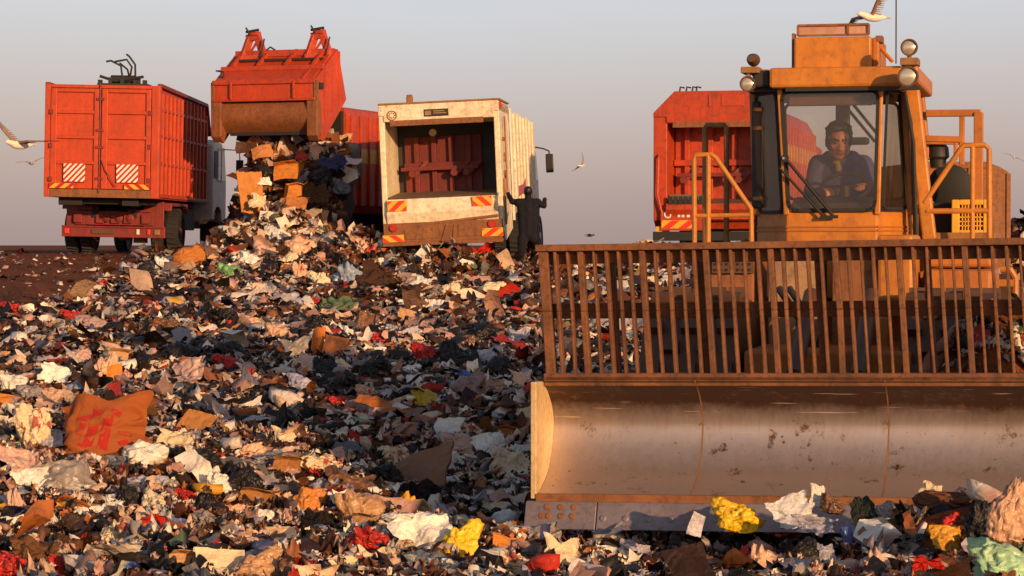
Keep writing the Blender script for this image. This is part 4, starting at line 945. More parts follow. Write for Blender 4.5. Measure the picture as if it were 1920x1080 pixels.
    c = L(1585, 350, 3.06); ring = [c + Vector((.15 * math.cos(t), -.0 + .09 * math.sin(t), .085 * math.sin(t))) for t in np.linspace(0, 2 * PI, 33)]
    sw = T(ring, .012, 'steering_wheel', M['rubber'], cabo)
    MB().tube([c + Vector((0, -.02, -.25)), c + Vector((0, .0, 0))], .03).tube([c + Vector((-.15, 0, 0)), c + Vector((.15, 0, 0))], .011).build('steering_column', M['dark'], sw)
    # wipers: pivot at the left pillar, two arms to the sill, and a pair across the rear window
    p, q2 = L(1472, 297, yf - .05), L(1562, 405, yf - .05)
    wp = MB(); wp.tube([p, q2], .011, 6); wp.tube([p + Vector((-.035, 0, -.06)), q2 + Vector((-.06, 0, .0))], .009, 6); wp.bar(q2 + Vector((-.08, 0, -.008)), q2 + Vector((.03, 0, -.004)), .02)
    wp.lathe([(-.02, .025), (.02, .02)], p, (0, 1, 0), 12); wp.build('wiper', M['frame'], cabo)
    MB().lathe([(0, .012), (.02, .008)], L(1469, 297, yf - .07), (0, -1, 0), 10).build('wiper_pivot', M['chrome'], cabo)
    r = MB(); r.tube([L(1585, 200, 3.98), L(1640, 266, 3.98)], .012, 6); r.tube([L(1594, 190, 3.98), L(1643, 250, 3.98)], .012, 6); r.build('wiper', M['frame'], cabo)
    # roof beam of the protective frame and its posts
    rb = MB(); x0, x1 = X(1441, 2.6, 150), X(1692, 2.6, 150); rb.box(x0, x1, 2.6, 4.15, zbeam0, zbeam1); ro = rb.build('roof', M['orange'], comp, .02)
    q = MB(); q.box(x0 - .11, x0, 2.66, 4.1, zbeam0 + .01, zbeam1 - .01); q.build('roof_end', M['dark'], ro, .015)
    q = MB(); xe = X(1722, 2.66, 150); q.box(x1, xe, 2.62, 4.1, zbeam0 + .02, zbeam1 + .005); q.build('roof_end', M['orange'], ro, .02)
    q = MB(); q.box(x0 + .1, x1 + .1, 2.62, 2.68, zbeam0 - .02, zbeam0); q.build('roof_trim', M['dark'], ro)
    ps = MB(); ps.bar(L(1710, 168, 2.95), L(1743, 450, 2.95), .085, .12); po = ps.build('frame_post', M['orange'], comp, .012)
    ps = MB(); ps.bar(L(1426, 168, 3.1), L(1424, 470, 3.1), .06, .1); ps.build('frame_post', M['dark'], comp, .012)
    ps = MB(); ps.bar(L(1720, 168, 4.0), L(1733, 300, 4.0), .08, .1); ps.build('frame_post', M['orange2'], comp, .012)
    cab = MB(); cab.tube([L(1696, 176, 2.9), L(1703, 215, 2.86), L(1712, 270, 2.86), L(1718, 440, 2.86)], .014, 6); cab.tube([L(1696, 176, 2.9), L(1708, 230, 2.88), L(1715, 440, 2.9)], .01, 6); cab.build('power_cable', M['rubber'], po)
    # roof box with its framed screen
    a, b = L(1488, 123, 2.85), L(1632, 68, 2.85)
    bx = MB(); bx.box(a.x, b.x, 2.85, 3.6, zbeam1, b.z); bo = bx.build('roof_box', M['orange'], comp, .012)
    c2 = L(1648, 68, 3.0); q = MB(); q.box(b.x, c2.x, 2.95, 3.55, zbeam1, b.z - .0); q.build('roof_box_end', M['orange2'], bo, .01)
    q = MB(); q.box(a.x - .02, a.x - .003, 2.9, 3.0, zbeam1, b.z + .03); q.build('bracket', M['rust'], bo); q = MB(); q.box(c2.x - .02, c2.x + .02, 2.95, 3.1, b.z - .03, b.z + .01)
    q.build('bracket', M['rust'], bo)
    s0, s1 = L(1495, 68, 2.95), L(1628, 46, 2.95); fr = MB()
    for p0, p1 in (((s0.x, s0.z), (s1.x, s0.z)), ((s0.x, s1.z), (s1.x, s1.z)), ((s0.x, s0.z), (s0.x, s1.z)), ((s1.x, s0.z), (s1.x, s1.z)), ((s1.x - .13, s0.z), (s1.x - .13, s1.z))): fr.bar((p0[0], 2.95, p0[1]), (p1[0], 2.95, p1[1]), .014)
    fo = fr.build('screen_frame', M['rust'], bo)
    MB().box(s0.x, s1.x, 2.957, 2.965, s0.z, s1.z).build('screen', M['screen'], fo)
    T([L(1641, 80, 3.1), L(1672, 116, 3.0)], .012, 'stay_bar', M['orange'], bo)
    T([L(1679, 120, 3.2), L(1679, -60, 3.2)], .005, 'aerial', M['dark'], ro, 6)
    # four work lamps on their brackets
    def lamp(px, py, r_px, yl, front=True, br=None):
        p = L(px, py, yl); r = r_px / 296
        o = MB().lathe([(.11, .02), (.10, r * .5), (.05, r * .9), (0, r), (-.012, r * 1.02)], p, (0, 1 if front else -1, .0), 24).build('work_lamp', M['dark2'], ro, smooth=True)
        if front:
            MB().lathe([(0, r * 1.04), (.014, r * 1.04), (.014, r * .86), (0, r * .86)], p + Vector((0, -.014, 0)), (0, -1, 0), 24).build('lamp_rim', M['dark2'], o, smooth=True)
            MB().lathe([(0, r * .86), (.008, r * .6), (.012, r * .1)], p + Vector((0, -.014, 0)), (0, -1, 0), 24).build('lamp_lens', M['lens'], o, smooth=True)
        return o
    lamp(1704, 90, 15, 2.6); lamp(1702, 144, 18, 2.45); lamp(1402, 158, 14, 2.6); lamp(1412, 113, 12, 2.7, False)
    q = MB(); q.box(X(1688, 2.62), X(1722, 2.62), 2.55, 2.75, zbeam1, zbeam1 + .045); q.box(X(1700, 2.62), X(1708, 2.62), 2.6, 2.64, zbeam1 + .04, zbeam1 + .08)
    q.build('lamp_bracket', M['rust2'], ro, .006); q = MB(); q.box(X(1390, 2.65), X(1424, 2.65), 2.6, 2.8, L(1556, 136, 2.65).z, L(1556, 124, 2.65).z); q.box(X(1407, 2.65), X(1440, 2.65), 2.68, 2.74, L(1556, 140, 2.65).z, L(1556, 128, 2.65).z); q.box(X(1400, 2.65), X(1406, 2.65), 2.62, 2.68, L(1556, 152, 2.65).z, L(1556, 128, 2.65).z); q.build('lamp_bracket', M['rust2'], ro, .006)
M['dark2'] = paint('grimy_lamp_shell', (0.12, 0.055, 0.03), .5, dirt=(.05, .03, .02), dirt_amt=.7)
M['screen'] = paint('dusty_screen', (0.5, 0.27, 0.2), .7, dirt_amt=.4, streak=False)
make_cab()
def make_rails():
    # left hand rail
    y = 2.5; r = .016
    o = T([L(1302, 455, y), L(1301, 300, y), L(1304, 291, y), L(1334, 290, y), L(1342, 296, y), L(1408, 392, y), L(1409, 455, y)], r, 'guard_rail', M['yellow2'])
    T([L(1328, 455, y), L(1328, 290, y)], r, 'rail_post', M['yellow2'], o); T([L(1302, 405, y), L(1408, 403, y)], r * .9, 'rail_bar', M['yellow2'], o)
    y2 = 3.3; T([L(1322, 455, y2), L(1321, 242, y2), L(1324, 235, y2), L(1358, 235, y2), L(1362, 240, y2), L(1362, 455, y2)], .018, 'rear_rail', M['rust2'])
    # right hand rail
    y = 2.9
    o = T([L(1733, 380, y), L(1800, 280, y), L(1807, 273, y), L(1846, 272, y), L(1854, 280, y), L(1855, 455, y)], r * 1.1, 'guard_rail', M['yellow2'])
    T([L(1823, 273, y), L(1823, 455, y)], r, 'rail_post', M['yellow2'], o); T([L(1737, 396, y), L(1855, 395, y)], r * 1.1, 'rail_bar', M['yellow2'], o)
    # tall frame behind
    q = MB(); y = 3.9
    q.bar(L(1735, 213, y), L(1838, 212, y), .05, .045); q.bar(L(1834, 211, y), L(1834, 455, y), .06, .08); q.bar(L(1803, 213, y), L(1803, 310, y), .035); q.bar(L(1735, 260, y), L(1806, 262, y), .04); q.bar(L(1735, 268, y), L(1800, 269, y), .02); q.bar(L(1791, 262, y), L(1791, 300, y), .025)
    q.build('hood_frame', M['orange2'], comp, .006)
M['yellow2'] = paint('yellow_rail_paint', (0.55, 0.2, 0.022), .5, dirt=(.25, .1, .03), dirt_amt=.5, scale=8)
make_rails()
# ------------------------------------------------------------ people and birds
def _unit(seg):
    bm = bmesh.new(); bmesh.ops.create_uvsphere(bm, u_segments=seg, v_segments=seg * 3 // 4, radius=1)
    r = np.array([tuple(v.co) for v in bm.verts]), [[v.index for v in f.verts] for f in bm.faces]; bm.free(); return r
UNIT = _unit(16)
class Soup:
    def __init__(s): s.v = []; s.f = []; s.n = 0
    def add(s, v, f): s.v.append(np.asarray(v)); s.f += [[i + s.n for i in q] for q in f]; s.n += len(v)
def sphere_mesh(so, c, rad, rot=None):
    v = UNIT[0] * np.array(rad)
    if rot: v = v @ np.array(rot).T
    so.add(v + np.array(c), UNIT[1])
def capsule(so, p, r0, q, r1):
    p, q = Vector(p), Vector(q); d = q - p
    sphere_mesh(so, p, (r0,) * 3); sphere_mesh(so, q, (r1,) * 3)
    if d.length > 1e-5:
        k = MB().lathe([(0, r0), (d.length, r1)], p, d, 16); so.add([tuple(x) for x in k.v], k.f)
def fused(name, prims, mats, voxel, smooth=3, parent=None):
    """one continuous surface from tapered limbs and ellipsoids; each face takes the material of the nearest of them"""
    so = Soup()
    for pr in prims:
        if pr[0] == 'c': capsule(so, *pr[1:5])
        else: sphere_mesh(so, pr[1], pr[2], pr[3])
    me = bpy.data.meshes.new(name); me.from_pydata(np.concatenate(so.v).tolist(), [], so.f)
    bm = bmesh.new(); bm.from_mesh(me); bmesh.ops.recalc_face_normals(bm, faces=bm.faces); bm.to_mesh(me); bm.free()
    o = bpy.data.objects.new(name, me); COL.objects.link(o)
    md = o.modifiers.new('r', 'REMESH'); md.mode = 'VOXEL'; md.voxel_size = voxel
    if smooth: ms = o.modifiers.new('s', 'SMOOTH'); ms.iterations = smooth; ms.factor = .5
    dg = bpy.context.evaluated_depsgraph_get(); dg.update()
    me2 = bpy.data.meshes.new_from_object(o.evaluated_get(dg)); o.modifiers.clear(); o.data = me2
    bpy.data.meshes.remove(me); me2.name = name; me2.materials.clear()
    names = list(mats); 
    for k in names: me2.materials.append(mats[k])
    nf = len(me2.polygons); cc = np.empty(nf * 3); me2.polygons.foreach_get('center', cc); cc = cc.reshape(-1, 3)
    best = np.full(nf, 1e9); mi = np.zeros(nf, np.int32)
    for pr in prims:
        if pr[0] == 'c':
            p, q = np.array(pr[1]), np.array(pr[3]); d = q - p; t = np.clip(((cc - p) @ d) / max(d @ d, 1e-9), 0, 1)
            dist = np.linalg.norm(cc - p - t[:, None] * d, axis=1) - (pr[2] + (pr[4] - pr[2]) * t); tg = pr[5]
        else:
            lc = cc - np.array(pr[1]); lc = lc @ np.array(pr[3]) if pr[3] else lc
            dist = (np.linalg.norm(lc / np.array(pr[2]), axis=1) - 1) * min(pr[2]); tg = pr[4]
        w = dist < best; best[w] = dist[w]; mi[w] = names.index(tg)
    me2.polygons.foreach_set('material_index', mi); me2.polygons.foreach_set('use_smooth', np.ones(nf, bool))
    if parent: o.parent = parent
    return o
def rot(x=0, y=0, z=0):
    from mathutils import Euler
    return Euler((R(x), R(y), R(z))).to_matrix()
def C(p, r0, q, r1, tg): return ('c', p, r0, q, r1, tg)
def E(c, r, tg, m=None): return ('e', c, r, m, tg)
def limb_to(prims, a, b, c, r, tg, tg2=None):
    prims += [C(a, r[0], b, r[1], tg), C(b, r[1], c, r[2], tg2 or tg)]
def hand(prims, wrist, d, palm_n, tg, s=1.0, curl=55, thumb_side=1):
    """palm, four bent fingers of different lengths and a thumb from the side of the palm"""
    d = Vector(d).normalized(); n = Vector(palm_n); n = (n - d * n.dot(d)).normalized(); sd = d.cross(n)
    w = Vector(wrist); pc = w + d * .045 * s
    m = Matrix((sd, d, n)).transposed()
    prims.append(E(pc, (.041 * s, .052 * s, .016 * s), tg, m))
    for i, (off, ln) in enumerate(((-.029, .068), (-.010, .078), (.010, .074), (.027, .058))):
        b = w + d * .085 * s + sd * off * s; a = R(curl * .5 + i * 4); d1 = d * math.cos(a) + n * math.sin(a)
        k1 = b + d1 * ln * .5 * s; a2 = R(curl * 1.35 + i * 4); d2 = d * math.cos(a2) + n * math.sin(a2); k2 = k1 + d2 * ln * .5 * s
        prims += [C(b - d * .03 * s, .0095 * s, k1, .009 * s, tg), C(k1, .009 * s, k2, .0078 * s, tg)]
    t0 = w + d * .03 * s + sd * thumb_side * .035 * s; t1 = t0 + (d * .6 + sd * thumb_side * .7 + n * .3).normalized() * .036 * s; t2 = t1 + (d * .9 + n * .5).normalized() * .03 * s
    prims += [C(t0, .012 * s, t1, .0105 * s, tg), C(t1, .0105 * s, t2, .0085 * s, tg)]
def skin_mat(name, col): 
    m, n, l, b, out = new_mat(name); v = mapped(n, l, (1, 1, 1)); n1 = tex_noise(n, l, v, 14, 4)
    l.new(mixc(n, l, n1, tuple(x * .75 for x in col), col), b.inputs['Base Color']); b.inputs['Roughness'].default_value = .5
    return m
def cloth_mat(name, col):
    m, n, l, b, out = new_mat(name); v = mapped(n, l, (1, 1, 1)); n1 = tex_noise(n, l, v, 10, 6, .65); n2 = tex_noise(n, l, v, 3.5, 3)
    l.new(mixc(n, l, ramp(n, l, n1, .3, .75), tuple(x * .6 for x in col), tuple(x * 1.2 for x in col)), b.inputs['Base Color']); b.inputs['Roughness'].default_value = .9; b.inputs['Specular IOR Level'].default_value = .15
    bp = n.new('ShaderNodeBump'); bp.inputs['Strength'].default_value = .7; bp.inputs['Distance'].default_value = .03; l.new(n1, bp.inputs['Height']); l.new(bp.outputs[0], b.inputs['Normal'])
    return m
SK = skin_mat('tanned_skin', (.5, .22, .12)); SKL = skin_mat('lips', (.24, .075, .05)); HAIR = plain('dark_hair', (.012, .009, .008), .5); EYE_M = plain('eye', (.03, .02, .015), .3)
SHIRT = cloth_mat('blue_work_shirt', (.085, .105, .29)); INNER = cloth_mat('beige_vest', (.35, .25, .15)); NAVY = cloth_mat('dark_overalls', (.016, .015, .022)); BOOT = plain('black_boot', (.012, .011, .01), .6)
def head_prims(c, m, tg='skin', s=1.0):
    """c: middle of the head; m: its turn; -y is where it looks. Height about 0.225"""
    c = Vector(c); P = lambda x, y, z: c + m @ Vector((x * s, y * s, z * s)); e = []
    V = lambda *r: tuple(k * s for k in r)
    e += [E(P(0, .012, .03), V(.074, .092, .085), tg, m), E(P(0, -.022, -.03), V(.061, .066, .083), tg, m), E(P(0, -.05, -.088), V(.03, .028, .024), tg, m)]
    e += [C(P(-.045, -.02, -.06), .026 * s, P(-.015, -.055, -.088), .02 * s, tg), C(P(.045, -.02, -.06), .026 * s, P(.015, -.055, -.088), .02 * s, tg)]
    e += [C(P(0, -.078, .008), .009 * s, P(0, -.098, -.034), .0145 * s, tg), E(P(-.013, -.088, -.037), V(.01, .012, .009), tg, m), E(P(.013, -.088, -.037), V(.01, .012, .009), tg, m)]
    e += [C(P(-.042, -.073, .026), .0065 * s, P(-.014, -.082, .022), .0065 * s, 'brow' if tg == 'skin' else tg), C(P(.042, -.073, .026), .0065 * s, P(.014, -.082, .022), .0065 * s, 'brow' if tg == 'skin' else tg), E(P(0, -.07, .02), V(.05, .012, .012), tg, m)]
    if tg == 'skin': e += [E(P(-.03, -.069, .003), V(.010, .01, .005), 'eye', m), E(P(.03, -.069, .003), V(.010, .01, .005), 'eye', m)]
    e += [E(P(-.043, -.055, -.022), V(.022, .02, .018), tg, m), E(P(.043, -.055, -.022), V(.022, .02, .018), tg, m)]
    e += [C(P(-.02, -.076, -.062), .0075 * s, P(.02, -.076, -.062), .0075 * s, 'lips' if tg == 'skin' else tg), C(P(-.014, -.074, -.072), .008 * s, P(.014, -.074, -.072), .008 * s, 'lips' if tg == 'skin' else tg)]
    e += [E(P(-.078, .012, -.012), V(.011, .02, .032), tg, m), E(P(.078, .012, -.012), V(.011, .02, .032), tg, m)]
    return e
def make_driver():
    base = L(1578, 440, 3.42); hd = L(1572, 266, 3.36); sh = L(1576, 306, 3.46)
    mats = {'skin': SK, 'shirt': SHIRT, 'inner': INNER, 'lips': SKL, 'brow': HAIR, 'eye': EYE_M, 'trousers': NAVY, 'boot': BOOT}
    m = rot(12, 0, 14)
    B = base; P = []
    f = lambda px, py, y: L(px, py, y) - B
    P += head_prims(hd - B, m, 'skin', .97)
    P += [C(f(1575, 285, 3.42), .052, f(1577, 305, 3.46), .058, 'skin'), E(f(1573, 303, 3.385), (.05, .035, .04), 'inner', None), E(f(1572, 318, 3.365), (.028, .03, .05), 'inner')]
    ch = f(1577, 345, 3.47)
    P += [E(ch, (.165, .115, .17), 'shirt'), E(f(1577, 400, 3.48), (.155, .12, .17), 'shirt'), C(f(1534, 308, 3.48), .062, f(1619, 308, 3.48), .062, 'shirt'), C(f(1555, 298, 3.46), .055, f(1597, 298, 3.46), .055, 'shirt')]
    P += [C(f(1563, 297, 3.4), .018, f(1571, 325, 3.34), .012, 'shirt'), C(f(1588, 297, 3.4), .018, f(1577, 325, 3.34), .012, 'shirt')]
    # arms to the wheel and the lever
    le, lh = f(1519, 368, 3.36), f(1545, 358, 3.10); re_, rh = f(1638, 362, 3.42), f(1628, 352, 3.16)
    P += [C(f(1532, 310, 3.47), .06, le, .048, 'shirt'), C(le, .047, lh + Vector((0, .03, 0)), .034, 'shirt'), C(f(1621, 310, 3.47), .06, re_, .048, 'shirt'), C(re_, .046, rh + Vector((0, .03, 0)), .033, 'shirt')]
    hand(P, lh, (.4, -.8, .1), (.1, -.2, -1), 'skin', .95, 60, 1); hand(P, rh, (-.35, -.8, .25), (-.1, -.2, -1), 'skin', .95, 55, -1)
    hip = Vector((0, .05, -.02))
    for sx in (-1, 1):
        k = Vector((sx * .11, -.33, .06)); a = Vector((sx * .11, -.42, -.30))
        P += [C(hip + Vector((sx * .08, 0, 0)), .09, k, .068, 'trousers'), C(k, .066, a, .045, 'trousers'), C(a + Vector((0, .03, -.03)), .045, a + Vector((0, -.13, -.05)), .035, 'boot')]
    P += [E(hip, (.16, .13, .11), 'trousers')]
    o = fused('person', P, mats, .0075, 3)
    o.location = comp.matrix_basis @ B if False else Matrix.Translation(CO) @ Matrix.Rotation(-PSI, 4, 'Z') @ B; o.rotation_euler = (0, 0, -PSI)
    tag(o, 'dark haired driver in a blue work shirt seated behind the compactor windscreen', 'person')
    c = hd - B; H = []
    Q = lambda x, y, z: c + m @ Vector((x * .95, y * .95, z * .96))
    H += [E(Q(0, .036, .055), (.083, .09, .084), 'hair', m), E(Q(0, .05, .0), (.082, .075, .09), 'hair', m), E(Q(-.03, -.042, .098), (.05, .035, .026), 'hair', m), E(Q(.03, -.04, .1), (.045, .035, .026), 'hair', m), C(Q(-.077, -.02, .03), .016, Q(-.078, -.015, -.02), .009, 'hair'), C(Q(.077, -.02, .03), .016, Q(.078, -.015, -.02), .009, 'hair')]
    g = random.Random(3)
    for k in range(26):
        a, b = g.uniform(-1.2, 1.2), g.uniform(0, 1.5); H.append(E(Q(.085 * math.sin(a), -.03 + .1 * math.cos(a) * (g.random() - .4) + .03, .085 + .05 * g.random() - abs(a) * .04), (.022, .022, .017), 'hair', m))
    H += [E(Q(.02, .0, .1), (.06, .07, .03), 'hair', m)]
    fused('hair', H, {'hair': HAIR}, .008, 1, o)
    fl = MB(); a, b = f(1598, 348, 3.1), f(1612, 344, 3.1)
def make_worker():
    Y = 47.3; s = F / Y
    base = W(985, 505, Y)
    f = lambda px, py, dy=0: W(px, py, Y + dy) - base
    mats = {'cloth': NAVY, 'boot': BOOT, 'hair': HAIR, 'skin': SK}
    P = head_prims(f(990, 361, -.02), rot(0, 0, 172), 'hair', .95)
    P += [C(f(990, 366), .06, f(991, 378), .065, 'cloth')]
    P += [C(f(972, 380), .085, f(1008, 380), .085, 'cloth'), C(f(979, 386), .105, f(982, 436), .1, 'cloth'), C(f(1002, 386), .105, f(1000, 436), .1, 'cloth'), C(f(990, 388), .12, f(991, 438), .115, 'cloth')]
    # left hand up on the hopper rail, right hand out at a lever
    P += [C(f(974, 380), .075, f(960, 378, .02), .055, 'cloth'), C(f(960, 378, .02), .055, f(953, 364, .18), .04, 'cloth')]
    hand(P, f(953, 365, .18), (-.1, .3, 1), (-.2, 1, 0), 'skin', 1.05, 50, 1)
    P += [C(f(1007, 380), .075, f(1020, 386, -.05), .055, 'cloth'), C(f(1020, 386, -.05), .055, f(1021, 374, .2), .04, 'cloth')]
    hand(P, f(1021, 376, .2), (.1, .6, .5), (0, .6, -.5), 'skin', 1.05, 50, -1)
    # legs: weight on the left foot, right leg bent and lifted on the heap
    P += [C(f(981, 446), .115, f(978, 470, -.05), .078, 'cloth'), C(f(978, 470, -.05), .076, f(972, 500), .055, 'cloth'), C(f(972, 501), .055, f(970, 504, -.12), .045, 'boot')]
    P += [C(f(1001, 446), .115, f(1003, 462, .28), .078, 'cloth'), C(f(1003, 462, .28), .076, f(1000, 487, .36), .055, 'cloth'), C(f(1000, 489, .36), .055, f(1002, 491, .5), .045, 'boot')]
    o = fused('person', P, mats, .012, 2); o.location = base
    tag(o, 'worker in dark overalls, back turned, reaching to the side of the white lorry', 'person')
    Hh = [E(f(990, 357, -.02), (.085, .1, .085), 'hair')]
    fused('hair', Hh, {'hair': HAIR}, .012, 1, o)
make_worker(); make_driver()

GW = plain('white_plumage', (.78, .70, .58), .7); GG = plain('grey_brown_wing', (.3, .19, .13), .7); GB = plain('black_wing_tip', (.02, .018, .016), .7); GY = plain('yellow_bill', (.6, .35, .06), .5)
def gull(label, loc, heading, lw, rw, scale=1.0, roll=0, wing='grey'):
    """lw and rw: wing joint angles (inner, outer) above level, in degrees"""
    P = [E((0, 0, 0), (.062, .17, .06), 'white'), C((0, -.12, .01), .045, (0, -.2, .03), .034, 'white'), E((0, -.215, .035), (.033, .042, .033), 'white'), C((0, -.24, .032), .012, (0, -.285, .022), .006, 'bill'),
         C((0, .13, 0), .035, (0, .2, .005), .02, 'white'), E((0, .24, .005), (.055, .07, .009), 'white')]
    for sx, (a, b) in ((-1, lw), (1, rw)):
        ca, sa, cb, sb = math.cos(R(a)), math.sin(R(a)), math.cos(R(b)), math.sin(R(b))
        p0 = Vector((sx * .04, -.05, .03)); p1 = p0 + Vector((sx * .26 * ca, -.06, .26 * sa)); p2 = p1 + Vector((sx * .22 * cb, .06, .22 * sb)); p3 = p2 + Vector((sx * .17 * cb, .1, .17 * sb))
        P += [C(p0, .024, p1, .017, wing), C(p1, .016, p2, .010, wing), C(p2, .010, p3, .006, 'black')]
        for k in range(7):
            t = (k + .5) / 7; q = p0.lerp(p1, t); P.append(C(q, .013, q + Vector((0, .15 - .02 * t, -.005)), .007, wing))
        for k in range(7):
            t = (k + .5) / 7; q = p1.lerp(p2, t); P.append(C(q, .012, q + Vector((sx * .02, .135 - .05 * t, -.004)), .0065, wing))
        for k in range(4):
            t = (k + .5) / 4; q = p2.lerp(p3, t); P.append(C(q, .009, q + Vector((sx * .03, .075 - .03 * t, -.002)), .006, 'black'))
    o = fused('gull', P, {'white': GW, 'grey': GG, 'bill': GY, 'black': GB, 'dark': GB}, .009, 2)
    o.location = loc; o.rotation_euler = (0, R(roll), R(heading)); o.scale = (scale,) * 3
    tag(o, label, 'gull', 'gulls over the tip'); return o
gull('gull with raised wing flying low over the compactor roof box', W(1636, 33, 18.5), -60, (-8, -28), (42, 14), .58, 0)
gull('large gull gliding in at the left edge with one wing lifted', W(38, 272, 26), -35, (46, 34), (2, 0), .78, 0)
gull('tiny gull just below the large one at the left edge', W(60, 307, 62), 40, (10, -5), (35, 15), .62, 0)
gull('small distant gull hovering between the white lorry and the red one', W(1089, 311, 60), 130, (80, 86), (-22, -30), .5, 0)
gull('small distant gull over the skip at the right edge', W(1901, 296, 60), -20, (40, 10), (-20, -30), .42, 0)
gull('dark gull alighting beside the soil mound', W(1106, 442, 52), 70, (12, -5), (10, -10), .42, 0, 'dark')
# ------------------------------------------------------------ single pieces of refuse
def mesh_from(name, v, f, smooth=True, mat=None):
    me = bpy.data.meshes.new(name); me.from_pydata([tuple(p) for p in v], [], [tuple(int(i) for i in q) for q in f])
    if smooth: me.polygons.foreach_set('use_smooth', [True] * len(me.polygons))
    if mat: me.materials.append(mat)
    return me
def normed(v):
    v = np.array(v); lo, hi = v.min(0), v.max(0); return (v - (lo + hi) / 2) / (hi - lo)
def ridged(p, s, seed): return .5 - abs(nz3(p, s, seed))
def bag_mesh(seed, mat, knot=True):
    v, f = ICO[5]; r = random.Random(seed); res = []
    kd = Vector((r.uniform(-.9, .9), r.uniform(-.5, .3), r.uniform(.4, 1))).normalized(); ph = r.uniform(0, 6)
    for p in v:
        q = Vector(p)
        d = .78 + .34 * nz3(q, .9, seed) + .38 * ridged(q, 1.4, seed + 2) + .26 * ridged(q, 2.9, seed + 5) + .12 * ridged(q, 6, seed + 8) + .045 * ridged(q, 12, seed + 9)
        c = q.dot(kd)
        if knot:
            if c > .8: d += .6 * ((c - .8) / .2) ** 2 * (1 + .5 * math.sin(9 * math.atan2(q.x, q.y) + ph))
            d += .06 * max(0, c) * math.sin(14 * math.atan2(q.x - kd.x, q.y - kd.y) + ph)
        z = q.z * d
        if z < -.35: z = -.35 + (z + .35) * .3
        res.append((q.x * d, q.y * d, z))
    return mesh_from('plastic_bag', normed(res), f, True, mat)
def sheet_mesh(seed, mat, amp=.5, fold=.5, n=20, name='sheet'):
    r = random.Random(seed); v = []; fs = [(r.uniform(0, PI), r.uniform(-.35, .35), r.uniform(-1, 1)) for _ in range(5)]; curl = r.uniform(-.7, .7)
    for j in range(n):
        for i in range(n):
            a, b = i / (n - 1) - .5, j / (n - 1) - .5
            e = 1 + .35 * nz3((a * 2, b * 2, 0), 1.6, seed) + .12 * nz3((a, b, 0), 8, seed)
            z = amp * (ridged((a, b, 0), 2.4, seed) * .8 + ridged((a, b, 1), 5.5, seed + 3) * .35 + .12 * ridged((a, b, 2), 12, seed + 5)) + curl * a * a
            for t, o, k in fs: z += fold * .5 * k * abs(a * math.cos(t) + b * math.sin(t) - o)
            v.append((a * e + .12 * nz3((a, b, 4), 2, seed), b * e + .12 * nz3((a, b, 7), 2, seed), z * .8))
    f = [(j * n + i, j * n + i + 1, (j + 1) * n + i + 1, (j + 1) * n + i) for j in range(n - 1) for i in range(n - 1)]
    v = np.array(v); v -= v.mean(0); v[:, :2] /= (v[:, :2].max(0) - v[:, :2].min(0))
    return mesh_from(name, v, f, True, mat)
def card_mesh(seed, mat, t=.035, name='cardboard_sheet'):
    """a torn, creased piece of stiff card with its own thickness"""
    r = random.Random(seed); n = 12; g = []; cr = [(r.uniform(0, PI), r.uniform(-.3, .3), r.uniform(-.9, .9)) for _ in range(2)]
    sk = [r.uniform(-.18, .18) for _ in range(4)]; curl = r.uniform(-.3, .5)
    for j in range(n):
        for i in range(n):
            a, b = i / (n - 1) - .5, j / (n - 1) - .5
            z = .05 * nz3((a, b, 0), 3, seed) + curl * a * a
            for th, o, k in cr: z += .45 * k * max(0, a * math.cos(th) + b * math.sin(th) - o)
            ed = .05 * nz3((a * 3, b * 3, 1), 2.5, seed)
            g.append((a * (1 + sk[0] * b + ed) + sk[1] * b, b * (1 + sk[2] * a + ed) + sk[3] * a, z))
    g = np.array(g); N = n * n; g -= g.mean(0); g[:, :2] /= (g[:, :2].max(0) - g[:, :2].min(0))
    v = np.concatenate([g + [0, 0, t / 2], g - [0, 0, t / 2]]); f = []
    for j in range(n - 1):
        for i in range(n - 1):
            k = j * n + i; f += [(k, k + 1, k + n + 1, k + n), (N + k, N + k + n, N + k + n + 1, N + k + 1)]
    for i in range(n - 1):
        for a, b in ((i, i + 1), ((n - 1) * n + i + 1, (n - 1) * n + i), ((i + 1) * n, i * n), (i * n + n - 1, (i + 1) * n + n - 1)): f.append((b, a, N + a, N + b))
    return mesh_from(name, v, f, False, mat)
def carton_mesh(seed, mat):
    """a dented open carton: hollow, walls and two bent flaps"""
    r = random.Random(seed); mb = MB(); w, d, h, t = .5, .36, .36, .025
    mb.box(-w, w, -d, d, -h, -h + t); mb.box(-w, w, -d, -d + t, -h + t, h); mb.box(-w, w, d - t, d, -h + t, h); mb.box(-w, -w + t, -d + t, d - t, -h + t, h); mb.box(w - t, w, -d + t, d - t, -h + t, h)
    a = r.uniform(-.2, .6)
    mb.sheet([(-w, -d, h + .004), (w, -d, h + .004), (w * .95, -d - .3 * math.cos(a), h + .3 * math.sin(a)), (-w * .9, -d - .3 * math.cos(a), h + .28 * math.sin(a))], t)
    mb.sheet([(w, -d, h + .004), (w, d, h + .004), (w + .25, d * .9, h + .2), (w + .22, -d * .9, h + .12)], t)
    bm = bmesh.new(); me = bpy.data.meshes.new('carton'); me.from_pydata(mb.v, [], mb.f); bm.from_mesh(me)
    bmesh.ops.subdivide_edges(bm, edges=bm.edges, cuts=3, use_grid_fill=True)
    for v in bm.verts: 
        k = Vector((nz3(v.co, 1.5, seed), nz3(v.co, 1.5, seed + 3), nz3(v.co, 1.5, seed + 6))); v.co += k * .12; v.co.x += v.co.z * .15
    bmesh.ops.recalc_face_normals(bm, faces=bm.faces); bm.to_mesh(me); bm.free()
    v = np.array([tuple(x.co) for x in me.vertices]); v = normed(v)
    for i, x in enumerate(me.vertices): x.co = v[i]
    me.materials.append(mat); return me
